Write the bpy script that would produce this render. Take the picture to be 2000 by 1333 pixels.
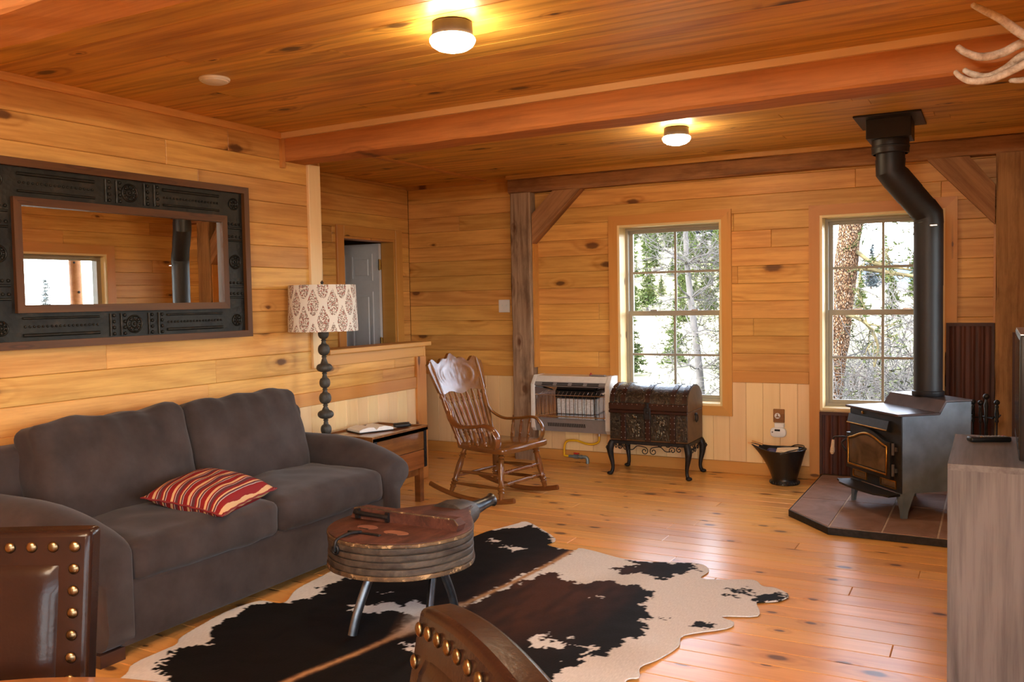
import bpy, bmesh, math, random
from math import pi, sin, cos, sqrt, radians, atan2
from mathutils import Vector, Matrix, noise

random.seed(7)
for o in list(bpy.data.objects):
    bpy.data.objects.remove(o)
SC = bpy.context.scene
COL = SC.collection

# ------------------------------------------------------------------ camera
cam_d = bpy.data.cameras.new('camera')
cam = bpy.data.objects.new('camera', cam_d)
COL.objects.link(cam)
cam_d.sensor_width = 36.0
cam_d.lens = 31.296
cam_d.clip_start = 0.05
cam_d.clip_end = 1500
cam.matrix_world = Matrix((
    (0.87978279, -0.00533119, 0.475346, 0.0),
    (0.47500653, 0.04926929, -0.87860192, 0.0),
    (-0.01873597, 0.9987713, 0.04587863, 1.36),
    (0, 0, 0, 1)))
SC.camera = cam

# ------------------------------------------------------------------ world, sun, exposure
W = bpy.data.worlds.new('sky')
SC.world = W
W.use_nodes = True
wn = W.node_tree.nodes
wl = W.node_tree.links
wn.clear()
wo = wn.new('ShaderNodeOutputWorld')
wb = wn.new('ShaderNodeBackground')
ws = wn.new('ShaderNodeTexSky')
ws.sky_type = 'NISHITA'
ws.sun_disc = False
ws.sun_elevation = radians(50)
ws.sun_rotation = radians(200)
ws.altitude = 2000
ws.air_density = 1.0
ws.dust_density = 3.0
ws.ozone_density = 1.0
wh = wn.new('ShaderNodeHueSaturation')
wh.inputs['Saturation'].default_value = 0.45
wl.new(ws.outputs[0], wh.inputs['Color'])
wl.new(wh.outputs[0], wb.inputs[0])
wb.inputs[1].default_value = 1.2
wl.new(wb.outputs[0], wo.inputs[0])

sun_d = bpy.data.lights.new('sun', 'SUN')
sun = bpy.data.objects.new('sun', sun_d)
COL.objects.link(sun)
sun_d.energy = 4.2
sun_d.angle = radians(0.6)
sun_d.color = (1.0, 0.95, 0.86)
sun.rotation_euler = Vector((-0.45, -0.62, 0.95)).to_track_quat('Z', 'Y').to_euler()

SC.view_settings.view_transform = 'Standard'
SC.view_settings.look = 'None'
SC.view_settings.gamma = 1.0
SC.view_settings.use_curve_mapping = False
SC.view_settings.exposure = 1.28
SC.cycles.use_denoising = True
SC.cycles.max_bounces = 9
SC.cycles.diffuse_bounces = 4
SC.cycles.glossy_bounces = 4
SC.cycles.transparent_max_bounces = 20
SC.cycles.sample_clamp_indirect = 6.0
SC.cycles.caustics_reflective = False
SC.cycles.caustics_refractive = False

LAMP_POWER = 56.0          # emission strength of the ceiling lights' glass
FILL_POWER = 260.0    # emission strength of the unseen bulbs added as fill light

# ------------------------------------------------------------------ room dimensions (metres)
XL, XR, YB, CZ = -3.86, 0.5, 6.77, 2.41      # left wall, right wall, back wall, ceiling
XN = -4.72                                   # far wall of the nook behind the half wall
YR = -3.0                                    # rear wall behind the dining table
XD = 3.4                                     # right wall of the dining end
YJ = 2.55                                    # where the room widens

# ------------------------------------------------------------------ mesh helpers
class MB:
    def __init__(s):
        s.v = []; s.f = []
    def add(s, vs, fs):
        o = len(s.v)
        s.v += [tuple(p) for p in vs]
        s.f += [tuple(i + o for i in f) for f in fs]
        return s
    def box(s, x0, x1, y0, y1, z0, z1):
        return s.add([(x0,y0,z0),(x1,y0,z0),(x1,y1,z0),(x0,y1,z0),(x0,y0,z1),(x1,y0,z1),(x1,y1,z1),(x0,y1,z1)],
                     [(0,3,2,1),(4,5,6,7),(0,1,5,4),(1,2,6,5),(2,3,7,6),(3,0,4,7)])
    def rbox(s, x0, x1, y0, y1, z0, z1, r=0.01, seg=2):
        bm = bmesh.new()
        bmesh.ops.create_cube(bm, size=1)
        for v in bm.verts:
            v.co = Vector(((x0+x1)/2 + v.co.x*(x1-x0), (y0+y1)/2 + v.co.y*(y1-y0), (z0+z1)/2 + v.co.z*(z1-z0)))
        bmesh.ops.bevel(bm, geom=bm.edges[:], offset=r, segments=seg, affect='EDGES', profile=0.5)
        bm.verts.ensure_lookup_table()
        for i, v in enumerate(bm.verts): v.index = i
        s.add([v.co.copy() for v in bm.verts], [[v.index for v in f.verts] for f in bm.faces])
        bm.free()
        return s
    def tube(s, pts, r, n=8, cap=True, closed=False, squash=None):
        pts = [Vector(p) for p in pts]
        m = len(pts)
        rs = r if isinstance(r, (list, tuple)) else [r]*m
        vs = []; prev = None
        for i, p in enumerate(pts):
            if closed: t = pts[(i+1) % m] - pts[i-1]
            else: t = pts[min(i+1, m-1)] - pts[max(i-1, 0)]
            if t.length < 1e-9: t = Vector((0,0,1))
            t.normalize()
            if prev is None:
                a = Vector((0,0,1)) if abs(t.z) < 0.9 else Vector((1,0,0))
                a = (a - t*a.dot(t)).normalized()
            else:
                a = prev - t*prev.dot(t)
                a = a.normalized() if a.length > 1e-6 else prev
            prev = a
            b = t.cross(a)
            for k in range(n):
                ang = 2*pi*k/n
                ca, sb = cos(ang), sin(ang)
                if squash: ca *= squash[0]; sb *= squash[1]
                vs.append(p + (a*ca + b*sb)*rs[i])
        fs = []
        for i in range(m if closed else m-1):
            j = (i+1) % m
            for k in range(n):
                l = (k+1) % n
                fs.append((i*n+k, i*n+l, j*n+l, j*n+k))
        if cap and not closed:
            fs.append(tuple(range(n-1, -1, -1)))
            fs.append(tuple((m-1)*n + k for k in range(n)))
        return s.add(vs, fs)
    def lathe(s, prof, n=24, c=(0,0,0), M=None, cap=True):
        vs = []
        for r, z in prof:
            for k in range(n):
                a = 2*pi*k/n
                p = Vector((r*cos(a), r*sin(a), z))
                if M is not None: p = M @ p
                vs.append(p + Vector(c))
        fs = []
        for i in range(len(prof)-1):
            for k in range(n):
                l = (k+1) % n
                fs.append((i*n+k, i*n+l, (i+1)*n+l, (i+1)*n+k))
        if cap:
            if prof[0][0] > 1e-4: fs.append(tuple(range(n-1, -1, -1)))
            if prof[-1][0] > 1e-4: fs.append(tuple((len(prof)-1)*n+k for k in range(n)))
        return s.add(vs, fs)
    def spindle(s, a, b, prof, n=10):
        """turned member from a to b, prof = [(fraction, radius)]"""
        a = Vector(a); b = Vector(b); d = b - a
        M = d.to_track_quat('Z', 'Y').to_matrix()
        return s.lathe([(r, t*d.length) for t, r in prof], n, a, M)
    def ball(s, c, r, nu=12, nv=8, sc=(1,1,1)):
        vs = []; fs = []
        for i in range(nv+1):
            th = pi*i/nv
            for k in range(nu):
                a = 2*pi*k/nu
                vs.append((c[0]+r*sc[0]*sin(th)*cos(a), c[1]+r*sc[1]*sin(th)*sin(a), c[2]-r*sc[2]*cos(th)))
        for i in range(nv):
            for k in range(nu):
                l = (k+1) % nu
                fs.append((i*nu+k, i*nu+l, (i+1)*nu+l, (i+1)*nu+k))
        return s.add(vs, fs)
    def prism(s, poly, h0, h1, ax='z', inset=0.0):
        """poly of 2D points extruded; ax z:(x,y) y:(x,z) x:(y,z); optional chamfer on both ends"""
        n = len(poly)
        cx = sum(p[0] for p in poly)/n; cy = sum(p[1] for p in poly)/n
        def P(p, h):
            return (p[0],p[1],h) if ax == 'z' else ((p[0],h,p[1]) if ax == 'y' else (h,p[0],p[1]))
        rings = []
        if inset:
            R = max(sqrt((p[0]-cx)**2+(p[1]-cy)**2) for p in poly)
            k = 1 - inset/R
            sm = [(cx+(p[0]-cx)*k, cy+(p[1]-cy)*k) for p in poly]
            mid = [(cx+(p[0]-cx)*(1-inset/R*0.3), cy+(p[1]-cy)*(1-inset/R*0.3)) for p in poly]
            d = 1 if h1 > h0 else -1
            rings = [(sm,h0),(mid,h0+d*inset*0.3),(poly,h0+d*inset),(poly,h1-d*inset),(mid,h1-d*inset*0.3),(sm,h1)]
        else:
            rings = [(poly,h0),(poly,h1)]
        vs = [P(p,h) for ring,h in rings for p in ring]
        fs = []
        for i in range(len(rings)-1):
            for k in range(n):
                l = (k+1) % n
                fs.append((i*n+k, i*n+l, (i+1)*n+l, (i+1)*n+k))
        fs.append(tuple(range(n-1,-1,-1)))
        fs.append(tuple((len(rings)-1)*n+k for k in range(n)))
        return s.add(vs, fs)
    def xf(s, M, start=0):
        s.v[start:] = [tuple(M @ Vector(p)) for p in s.v[start:]]
        return s
    def mesh(s, name, mat, smooth=None):
        me = bpy.data.meshes.new(name)
        me.from_pydata(s.v, [], s.f)
        bm = bmesh.new(); bm.from_mesh(me)
        bmesh.ops.recalc_face_normals(bm, faces=bm.faces[:])
        bm.to_mesh(me); bm.free()
        if smooth is not None:
            for p in me.polygons: p.use_smooth = True
            me.set_sharp_from_angle(angle=radians(smooth))
        if mat is not None: me.materials.append(mat)
        me.update()
        return me

def link(name, data, parent=None):
    o = bpy.data.objects.new(name, data)
    COL.objects.link(o)
    if parent is not None: o.parent = parent
    return o
def obj(name, mb, mat, parent=None, smooth=None):
    return link(name, mb.mesh(name, mat, smooth), parent)
def tag(o, label=None, cat=None, group=None, kind=None):
    if label: o['label'] = label
    if cat: o['category'] = cat
    if group: o['group'] = group
    if kind: o['kind'] = kind
    return o
def thing(name, label, cat, loc=(0,0,0), rz=0.0, group=None):
    o = link(name, None)
    o.empty_display_size = 0.1
    o.location = loc
    o.rotation_euler = (0, 0, rz)
    return tag(o, label, cat, group)
def copy_tree(o, parent=None):
    c = o.copy(); COL.objects.link(c); c.parent = parent
    for ch in list(o.children):
        copy_tree(ch, c)
    return c

def arc(cx, cy, r, a0, a1, n):
    return [(cx + r*cos(radians(a0+(a1-a0)*i/n)), cy + r*sin(radians(a0+(a1-a0)*i/n))) for i in range(n+1)]
def catmull(pts, n=6):
    pts = [Vector(p) for p in pts]
    out = []
    for i in range(len(pts)-1):
        p0 = pts[max(i-1,0)]; p1 = pts[i]; p2 = pts[i+1]; p3 = pts[min(i+2,len(pts)-1)]
        for k in range(n):
            t = k/n
            out.append(0.5*((2*p1)+(p2-p0)*t+(2*p0-5*p1+4*p2-p3)*t*t+(3*p1-p0-3*p2+p3)*t**3))
    out.append(pts[-1])
    return out

# ------------------------------------------------------------------ material helpers
class NT:
    def __init__(s, name):
        s.m = bpy.data.materials.new(name)
        s.m.use_nodes = True
        s.t = s.m.node_tree
        s.t.nodes.clear()
        s.out = s.t.nodes.new('ShaderNodeOutputMaterial')
    def n(s, typ, ins=None, **kw):
        nd = s.t.nodes.new('ShaderNode'+typ)
        for k, v in kw.items(): setattr(nd, k, v)
        for k, v in (ins or {}).items():
            if isinstance(v, bpy.types.NodeSocket): s.t.links.new(v, nd.inputs[k])
            else: nd.inputs[k].default_value = v
        return nd
    def math(s, op, a, b=None, c=None, clamp=False):
        ins = {0: a}
        if b is not None: ins[1] = b
        if c is not None: ins[2] = c
        return s.n('Math', ins, operation=op, use_clamp=clamp).outputs[0]
    def vmath(s, op, a, b=None):
        ins = {0: a}
        if b is not None: ins[1] = b
        return s.n('VectorMath', ins, operation=op).outputs[0]
    def ramp(s, fac, stops, interp='LINEAR'):
        nd = s.n('ValToRGB', {0: fac})
        cr = nd.color_ramp; cr.interpolation = interp
        while len(cr.elements) < len(stops): cr.elements.new(0.5)
        for e, (p, c) in zip(cr.elements, stops):
            e.position = p
            e.color = (*c, 1) if len(c) == 3 else c
        return nd.outputs[0]
    def mix(s, fac, a, b, blend='MIX'):
        nd = s.n('Mix', data_type='RGBA', blend_type=blend)
        for key, val in ((0, fac), (6, a), (7, b)):
            if isinstance(val, bpy.types.NodeSocket): s.t.links.new(val, nd.inputs[key])
            else: nd.inputs[key].default_value = (*val, 1) if isinstance(val, tuple) and len(val) == 3 else val
        return nd.outputs[2]
    def smooth(s, x, a, b):
        return s.n('MapRange', {0: x, 1: a, 2: b, 3: 0.0, 4: 1.0}, interpolation_type='SMOOTHSTEP').outputs[0]
    def bsdf(s, col, rough=0.5, metal=0.0, spec=0.5, coat=0.0, coatr=0.1, bump=None, bs=0.3, bd=0.01, sheen=0.0):
        p = s.n('BsdfPrincipled')
        for key, val in (('Base Color', col), ('Roughness', rough), ('Metallic', metal), ('Specular IOR Level', spec),
                         ('Coat Weight', coat), ('Coat Roughness', coatr), ('Sheen Weight', sheen)):
            if isinstance(val, bpy.types.NodeSocket): s.t.links.new(val, p.inputs[key])
            else: p.inputs[key].default_value = (*val, 1) if isinstance(val, tuple) and len(val) == 3 else val
        if bump is not None:
            b = s.n('Bump', {'Strength': bs, 'Distance': bd, 'Height': bump})
            s.t.links.new(b.outputs[0], p.inputs['Normal'])
        s.t.links.new(p.outputs[0], s.out.inputs[0])
        return p
    def pos(s):
        """object coordinates shifted by a random amount per object"""
        tc = s.n('TexCoord'); oi = s.n('ObjectInfo')
        r = oi.outputs['Random']
        cv = s.n('CombineXYZ', {0: s.math('MULTIPLY', r, 37.7), 1: s.math('MULTIPLY', r, 91.3), 2: s.math('MULTIPLY', r, 17.1)})
        return s.vmath('ADD', tc.outputs['Object'], cv.outputs[0]), r

def plain(name, col, rough=0.5, metal=0.0, spec=0.5, coat=0.0, noise_amt=0.12, scale=30, bump=0.0):
    t = NT(name)
    p, r = t.pos()
    nz = t.n('TexNoise', {'Vector': p, 'Scale': scale, 'Detail': 4.0}).outputs[0]
    dark = tuple(c*(1-noise_amt) for c in col); lite = tuple(min(1, c*(1+noise_amt)) for c in col)
    c = t.ramp(nz, [(0.3, dark), (0.7, lite)])
    t.bsdf(c, rough, metal, spec, coat, bump=nz if bump else None, bs=bump, bd=0.004)
    return t.m

def wood(name, c1, c2, knot=(0.10,0.035,0.012), knots=0.5, kx=2.2, ky=4.5, ksize=0.09, rough=0.45, coat=0.0, ring=0.35, streak=0.5,
         var=0.14, bump=0.12, spec=0.4, coatr=0.1, stain=0.0, rings_n=34.0, gy=5.0, tails=0.8):
    t = NT(name)
    p, r = t.pos()
    s1 = t.vmath('MULTIPLY', p, (1.3, 26.0, 26.0))
    fine = t.n('TexNoise', {'Vector': s1, 'Scale': 2.2, 'Detail': 6.0, 'Roughness': 0.62}).outputs[0]
    s2 = t.vmath('MULTIPLY', p, (0.45, gy, gy))
    field = t.n('TexNoise', {'Vector': s2, 'Scale': 1.0, 'Detail': 1.5, 'Distortion': 0.25}).outputs[0]
    # knots
    sep = t.n('SeparateXYZ', {0: p})
    kv = t.n('CombineXYZ', {0: t.math('MULTIPLY', sep.outputs[0], kx), 1: t.math('MULTIPLY', sep.outputs[1], ky)})
    vor = t.n('TexVoronoi', {'Vector': kv.outputs[0], 'Scale': 1.0}, voronoi_dimensions='2D', feature='F1')
    cs = t.n('SeparateColor', {0: vor.outputs['Color']})
    pick = t.math('LESS_THAN', cs.outputs[0], knots)
    kn = t.n('TexNoise', {'Vector': t.vmath('MULTIPLY', p, (25, 45, 25)), 'Scale': 1.0, 'Detail': 2.0}).outputs[0]
    size = t.math('MULTIPLY', t.math('ADD', cs.outputs[1], 0.35), ksize)
    dist = t.math('ADD', vor.outputs['Distance'], t.math('MULTIPLY', t.math('SUBTRACT', kn, 0.5), 0.05))
    q = t.math('DIVIDE', dist, size)
    km = t.math('MULTIPLY', t.math('SUBTRACT', 1.0, t.smooth(q, 0.55, 1.15)), pick)
    halo = t.math('MULTIPLY', t.math('SUBTRACT', 1.0, t.smooth(q, 0.6, 3.2)), pick)
    ps = t.n('SeparateXYZ', {0: vor.outputs['Position']})
    kx_ = t.math('ABSOLUTE', t.math('SUBTRACT', t.math('MULTIPLY', sep.outputs[0], kx), ps.outputs[0]))
    ky_ = t.math('ABSOLUTE', t.math('ADD', t.math('SUBTRACT', t.math('MULTIPLY', sep.outputs[1], ky), ps.outputs[1]), t.math('MULTIPLY', t.math('SUBTRACT', fine, 0.5), 0.10)))
    tail = t.math('MULTIPLY', t.math('SUBTRACT', 1.0, t.smooth(kx_, 0.02, 0.42)), t.math('SUBTRACT', 1.0, t.smooth(ky_, 0.0, 0.055)))
    tail = t.math('MULTIPLY', tail, t.math('MULTIPLY', pick, t.math('MULTIPLY', cs.outputs[2], tails)))
    field2 = t.math('ADD', field, t.math('MULTIPLY', halo, 0.22))
    wave = t.math('ADD', t.math('MULTIPLY', t.math('SINE', t.math('MULTIPLY', field2, rings_n)), 0.5), 0.5)
    wave = t.math('POWER', wave, 1.6)
    g = t.math('ADD', t.math('MULTIPLY', wave, ring), t.math('MULTIPLY', t.math('SUBTRACT', fine, 0.45), streak*2.0))
    g = t.math('ADD', g, t.math('MULTIPLY', halo, 0.35), clamp=True)
    col = t.mix(g, c1, c2)
    if stain:
        s3 = t.vmath('MULTIPLY', p, (1.2, 4.0, 4.0))
        st = t.n('TexNoise', {'Vector': s3, 'Scale': 1.6, 'Detail': 5.0, 'Roughness': 0.7}).outputs[0]
        col = t.mix(t.math('MULTIPLY', t.smooth(st, 0.42, 0.72), stain), col, tuple(c*0.45 for c in c2))
    col = t.mix(tail, col, tuple(0.35*a+0.65*b for a, b in zip(c2, knot)))
    col = t.mix(t.math('MULTIPLY', km, 0.85), col, knot)
    val = t.math('ADD', 1.0-var, t.math('MULTIPLY', r, 2*var))
    hs = t.n('HueSaturation', {'Value': val, 'Hue': t.math('ADD', 0.494, t.math('MULTIPLY', t.math('FRACT', t.math('MULTIPLY', r, 7.31)), 0.012)), 'Color': col})
    t.bsdf(hs.outputs[0], rough, 0.0, spec, coat, coatr, bump=fine, bs=bump, bd=0.002)
    return t.m

M = {}
M['pine'] = wood('pine_boards', (0.72,0.38,0.105), (0.42,0.158,0.028), knots=0.44, kx=1.5, ky=3.4, ksize=0.085, rough=0.45, ring=0.30, streak=0.75, var=0.12, spec=0.3, stain=0.16)
M['pine_pale'] = wood('pale_pine_wainscot', (0.86,0.60,0.31), (0.68,0.40,0.155), knots=0.14, kx=1.5, ky=3.4, ksize=0.06, rough=0.45, ring=0.14, streak=0.25, var=0.10)
M['pine_trim'] = wood('orange_pine_trim', (0.60,0.28,0.07), (0.44,0.17,0.035), knots=0.35, kx=2.0, ky=6.0, ksize=0.09, rough=0.42, ring=0.18, streak=0.3, var=0.07)
M['ceiling'] = wood('ceiling_boards', (0.75,0.415,0.088), (0.33,0.135,0.020), knots=0.44, kx=1.7, ky=3.6, ksize=0.085, rough=0.46, ring=0.50, streak=0.75, var=0.10, knot=(0.05,0.022,0.01))
M['floor'] = wood('floor_boards', (0.78,0.405,0.115), (0.50,0.20,0.040), knots=0.62, kx=3.0, ky=5.5, ksize=0.115, rough=0.34, ring=0.25, streak=0.45, var=0.11, coat=0.30, coatr=0.22, knot=(0.055,0.018,0.010), bump=0.05, tails=0.12)
M['timber'] = wood('rough_timber', (0.40,0.20,0.080), (0.18,0.074,0.030), knots=0.45, kx=1.4, ky=3.0, ksize=0.10, rough=0.75, ring=0.35, streak=1.0, var=0.06, bump=0.5, stain=0.55)
M['timber_red'] = wood('reddish_timber', (0.57,0.225,0.060), (0.31,0.105,0.028), knots=0.42, kx=1.2, ky=3.0, ksize=0.08, rough=0.68, ring=0.3, streak=0.8, var=0.03, bump=0.4, stain=0.25)
M['timber_light'] = wood('light_rough_timber', (0.66,0.34,0.125), (0.42,0.18,0.06), knots=0.3, kx=1.2, ky=3.0, ksize=0.09, rough=0.7, ring=0.3, streak=0.8, var=0.03, bump=0.5, stain=0.2)
M['post'] = wood('grey_weathered_timber', (0.40,0.265,0.175), (0.17,0.088,0.048), knots=0.55, kx=2.4, ky=4.0, ksize=0.13, rough=0.8, ring=0.35, streak=1.1, var=0.04, bump=0.6, stain=0.65)
M['backing'] = plain('dark_groove_backing', (0.16,0.085,0.03), 0.9)
# ================================================================== THE ROOM
def board(name, parent, p, u, v, L, Wd, T, mat, bev=0.003):
    """bevelled board; local x = grain (u), y = width (v), z = outward face"""
    b = min(bev, Wd*0.2)
    vs = []
    for (i, z) in ((0, 0.0), (0, T-b), (b, T)):
        vs += [(i, i, z), (L-i, i, z), (L-i, Wd-i, z), (i, Wd-i, z)]
    fs = [(8,9,10,11)]
    for k in range(4):
        l = (k+1) % 4
        fs += [(k, l, 4+l, 4+k), (4+k, 4+l, 8+l, 8+k)]
    me = bpy.data.meshes.new(name)
    me.from_pydata(vs, [], fs)
    me.materials.append(mat)
    o = link(name, me, parent)
    u = Vector(u); v = Vector(v); n = u.cross(v)
    o.matrix_basis = Matrix(((u.x, v.x, n.x, p[0]), (u.y, v.y, n.y, p[1]), (u.z, v.z, n.z, p[2]), (0,0,0,1)))
    return o

def cut(rects, hole):
    out = []
    a0, b0, a1, b1 = hole
    for (x0, y0, x1, y1) in rects:
        if a0 >= x1 or a1 <= x0 or b0 >= y1 or b1 <= y0:
            out.append((x0, y0, x1, y1)); continue
        if a0 > x0: out.append((x0, y0, a0, y1))
        if a1 < x1: out.append((a1, y0, x1, y1))
        m0, m1 = max(x0, a0), min(x1, a1)
        if b0 > y0: out.append((m0, y0, m1, b0))
        if b1 < y1: out.append((m0, b1, m1, y1))
    return out

def boards(parent, name, origin, u, v, L, H, row, mat, seed=0, holes=(), seg=(1.2, 3.2), T=0.02, gap=0.0012, bev=0.003, first=None):
    rnd = random.Random(seed)
    O = Vector(origin); u = Vector(u); v = Vector(v)
    y = 0.0; i = 0
    while y < H - 0.004:
        hgt = row if not (i == 0 and first) else first
        y1 = min(y + hgt, H)
        x = 0.0
        cuts = []
        x = rnd.uniform(0.3, seg[1]) if seg else L
        while x < L - 0.3:
            cuts.append(x)
            x += rnd.uniform(*seg)
        e = [0.0] + cuts + [L]
        for k in range(len(e)-1):
            rs = [(e[k], y, e[k+1], y1)]
            for h in holes: rs = cut(rs, h)
            for (a, b, c, d) in rs:
                if c-a < 0.012 or d-b < 0.012: continue
                p = O + u*(a+gap/2) + v*(b+gap/2)
                board(name, parent, p, u, v, c-a-gap, d-b-gap, T, mat, bev)
        y = y1; i += 1

AX = {'x': Vector((1,0,0)), 'y': Vector((0,1,0)), 'z': Vector((0,0,1)), '-y': Vector((0,-1,0))}
def regrain(o, g, n):
    """turn an object's own axes so that its local x is the grain direction and z its face normal"""
    u = AX[g]; w_ = AX[n]; v = w_.cross(u)
    B = Matrix(((u.x, v.x, w_.x, 0), (u.y, v.y, w_.y, 0), (u.z, v.z, w_.z, 0), (0, 0, 0, 1)))
    o.data.transform(B.inverted()); o.matrix_basis = o.matrix_basis @ B
    return o
def struct(name, mb, mat, label=None, smooth=None, parent=None):
    o = obj(name, mb, mat, parent, smooth)
    o['kind'] = 'structure'
    if label: o['label'] = label
    return o

# ---- floor
fl = struct('floor', MB().box(XN-1.8, XD, YR, YB, -0.10, -0.019), M['backing'], 'glossy knotty pine floor of long boards')
boards(fl, 'floor_board', (XN-0.02, 1.30, -0.02), (1,0,0), (0,1,0), XR-XN+0.04, YB-1.30, 0.1315, M['floor'], seed=3, seg=(1.7, 3.6), bev=0.0028, gap=0.0014)
boards(fl, 'floor_board', (XR+0.02, 1.30, -0.02), (1,0,0), (0,1,0), XD-XR-0.02, YJ-1.30, 0.25, M['floor'], seed=4, seg=None)
boards(fl, 'floor_board', (XL, YR, -0.02), (1,0,0), (0,1,0), XD-XL, 1.30-YR, 0.43, M['floor'], seed=5, seg=None)

# ---- ceiling
ce = struct('ceiling', MB().box(XN-1.8, XD+0.2, YR-0.2, YB+0.3, CZ+0.019, CZ+0.16), M['backing'], 'stained pine board ceiling')
boards(ce, 'ceiling_board', (XN-0.02, YB, CZ+0.02), (1,0,0), (0,-1,0), XR-XN+0.3, YB-1.0, 0.142, M['ceiling'], seed=11, seg=(3.0, 5.4), bev=0.0018, gap=0.0008)
boards(ce, 'ceiling_board', (XL, 1.0, CZ+0.02), (1,0,0), (0,-1,0), XD-XL, 1.0-YR, 0.40, M['ceiling'], seed=12, seg=None)
ob = struct('ceiling_dining', MB().box(XR+0.28, XD, 1.0, YJ, CZ, CZ+0.02), M['ceiling'])

# ---- left wall (solid up to y = 4.53, then the half wall)
YO = 4.53
lw = struct('wall_left', MB().box(XL-0.12, XL-0.019, YR, YO, 0, CZ+0.02), M['backing'], 'long pine plank wall behind the sofa')
boards(lw, 'wall_plank', (XL-0.02, 1.0, 0.79), (0,1,0), (0,0,1), YO-1.0, CZ-0.79, 0.1325, M['pine'], seed=21, seg=(1.1, 2.3))
boards(lw, 'wall_plank', (XL-0.02, YR, 0.0), (0,1,0), (0,0,1), 1.0-YR, CZ, 0.40, M['pine'], seed=22, seg=None)
boards(lw, 'wainscot_board', (XL-0.02, YO, 0.09), (0,0,1), (0,-1,0), 0.62, YO-1.0, 0.125, M['pine_pale'], seed=23, seg=None)
board('chair_rail', lw, (XL-0.018, 1.0, 0.705), (0,1,0), (0,0,1), YO-1.0, 0.087, 0.028, M['pine_trim'])
board('baseboard', lw, (XL-0.018, 1.0, 0.0), (0,1,0), (0,0,1), YO-1.0, 0.092, 0.03, M['pine_trim'])
regrain(struct('trim_1', MB().box(XL, XL+0.02, YR, 4.178, 2.372, CZ), M['pine'], 'narrow pine strip along the top of the left wall'), 'y', 'x')
c = board('trim_2', None, (XL-0.015, YO, 0.945), (0,0,1), (0,-1,0), 2.25-0.945, 0.113, 0.035, M['pine_pale'])
c['kind'] = 'structure'; c['label'] = 'pale upright casing board where the left wall stops'
jm = struct('trim_3', MB().box(XL-0.12, XL-0.001, YO, YO+0.02, 1.03, CZ), M['pine'], 'pine lining on the end of the left wall')

# ---- half wall
YH = 5.70
hw = struct('wall_half', MB().box(XL-0.12, XL-0.019, YO, YH, 0, 1.02), M['backing'], 'low pine half wall screening the stairs')
boards(hw, 'wall_plank', (XL-0.02, YO, 0.79), (0,1,0), (0,0,1), YH-YO, 0.17, 0.0875, M['pine'], seed=33, seg=(0.4, 0.9))
boards(hw, 'wainscot_board', (XL-0.02, YH, 0.09), (0,0,1), (0,-1,0), 0.62, YH-YO, 0.118, M['pine_pale'], seed=34, seg=None)
board('top_rail', hw, (XL-0.018, YO, 0.945), (0,1,0), (0,0,1), YH-YO, 0.078, 0.030, M['pine_trim'])
board('chair_rail', hw, (XL-0.018, YO, 0.705), (0,1,0), (0,0,1), YH-YO, 0.087, 0.028, M['pine_trim'])
board('baseboard', hw, (XL-0.018, YO, 0.0), (0,1,0), (0,0,1), YH-YO, 0.092, 0.028, M['pine_trim'])
board('end_board', hw, (XL-0.016, YH+0.005, 0.0), (0,0,1), (0,-1,0), 0.945, 0.125, 0.034, M['pine_trim'])
board('end_face', hw, (XL+0.016, YH, 0.0), (0,0,1), (-1,0,0), 1.02, 0.136, 0.02, M['pine_trim'])
regrain(obj('wall_cap', MB().rbox(XL-0.15, XL+0.045, YO+0.02, YH+0.045, 1.022, 1.056, 0.006, 2), M['pine_trim'], hw), 'y', 'z')

# ---- back wall
YW = YB
W1 = dict(x0=-2.672, x1=-1.825, z0=0.515, z1=1.945)
W2 = dict(x0=-1.108, x1=-0.290, z0=0.515, z1=1.930)
bw = struct('wall_back', MB(), M['backing'], 'pine plank back wall with two windows')
def wall_shell(y0, y1, x0, x1, z0, z1, holes):
    mb = MB(); rs = [(x0, z0, x1, z1)]
    for h in holes: rs = cut(rs, h)
    for (a, b, c_, d) in rs: mb.box(a, c_, y0, y1, b, d)
    return mb
holes_b = [(w['x0'], w['z0'], w['x1'], w['z1']) for w in (W1, W2)]
bw.data = wall_shell(YB+0.019, YB+0.25, XN-1.8, XR+0.15, -0.1, CZ+0.02, holes_b).mesh('wall_back', M['backing'])
hb = [(a-XN, b-0.79, c_-XN, d-0.79) for a, b, c_, d in holes_b]
boards(bw, 'wall_plank', (XN, YB+0.02, 0.79), (1,0,0), (0,0,1), XR-XN, CZ-0.79, 0.1325, M['pine'], seed=41, holes=hb, seg=(1.9, 4.4))
hb2 = [(b-0.09, XR-c_, d-0.09, XR-a) for a, b, c_, d in holes_b]
boards(bw, 'wainscot_board', (XR, YB+0.02, 0.09), (0,0,1), (-1,0,0), 0.62, XR-XN, 0.1265, M['pine_pale'], seed=42, holes=hb2, seg=None)
for a, b in ((XN, -3.60), (-3.415, -2.745), (-1.752, -1.186), (-0.205, 0.02)):
    board('chair_rail', bw, (a, YB+0.018, 0.702), (1,0,0), (0,0,1), b-a, 0.09, 0.028, M['pine_trim'])
bb = struct('baseboard_back', MB().box(XN, XN+0.01, YB-0.005, YB, 0, 0.09), M['pine_trim'], 'orange pine baseboard along the back wall')
for a, b in ((XN, -3.60), (-3.415, -1.11)):
    board('baseboard_run', bb, (a, YB, 0.0), (1,0,0), (0,0,1), b-a, 0.092, 0.02, M['pine_trim'])
t4 = struct('trim_4', MB().box(XN, -3.62, YB-0.02, YB, CZ-0.035, CZ), M['pine_trim'], 'pine strip under the ceiling in the nook')
struct('trim_5', MB().box(XL-0.06, XL-0.015, 4.32, YB, CZ-0.014, CZ+0.001), M['pine_trim'], 'pine strip on the ceiling in line with the half wall')

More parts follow.
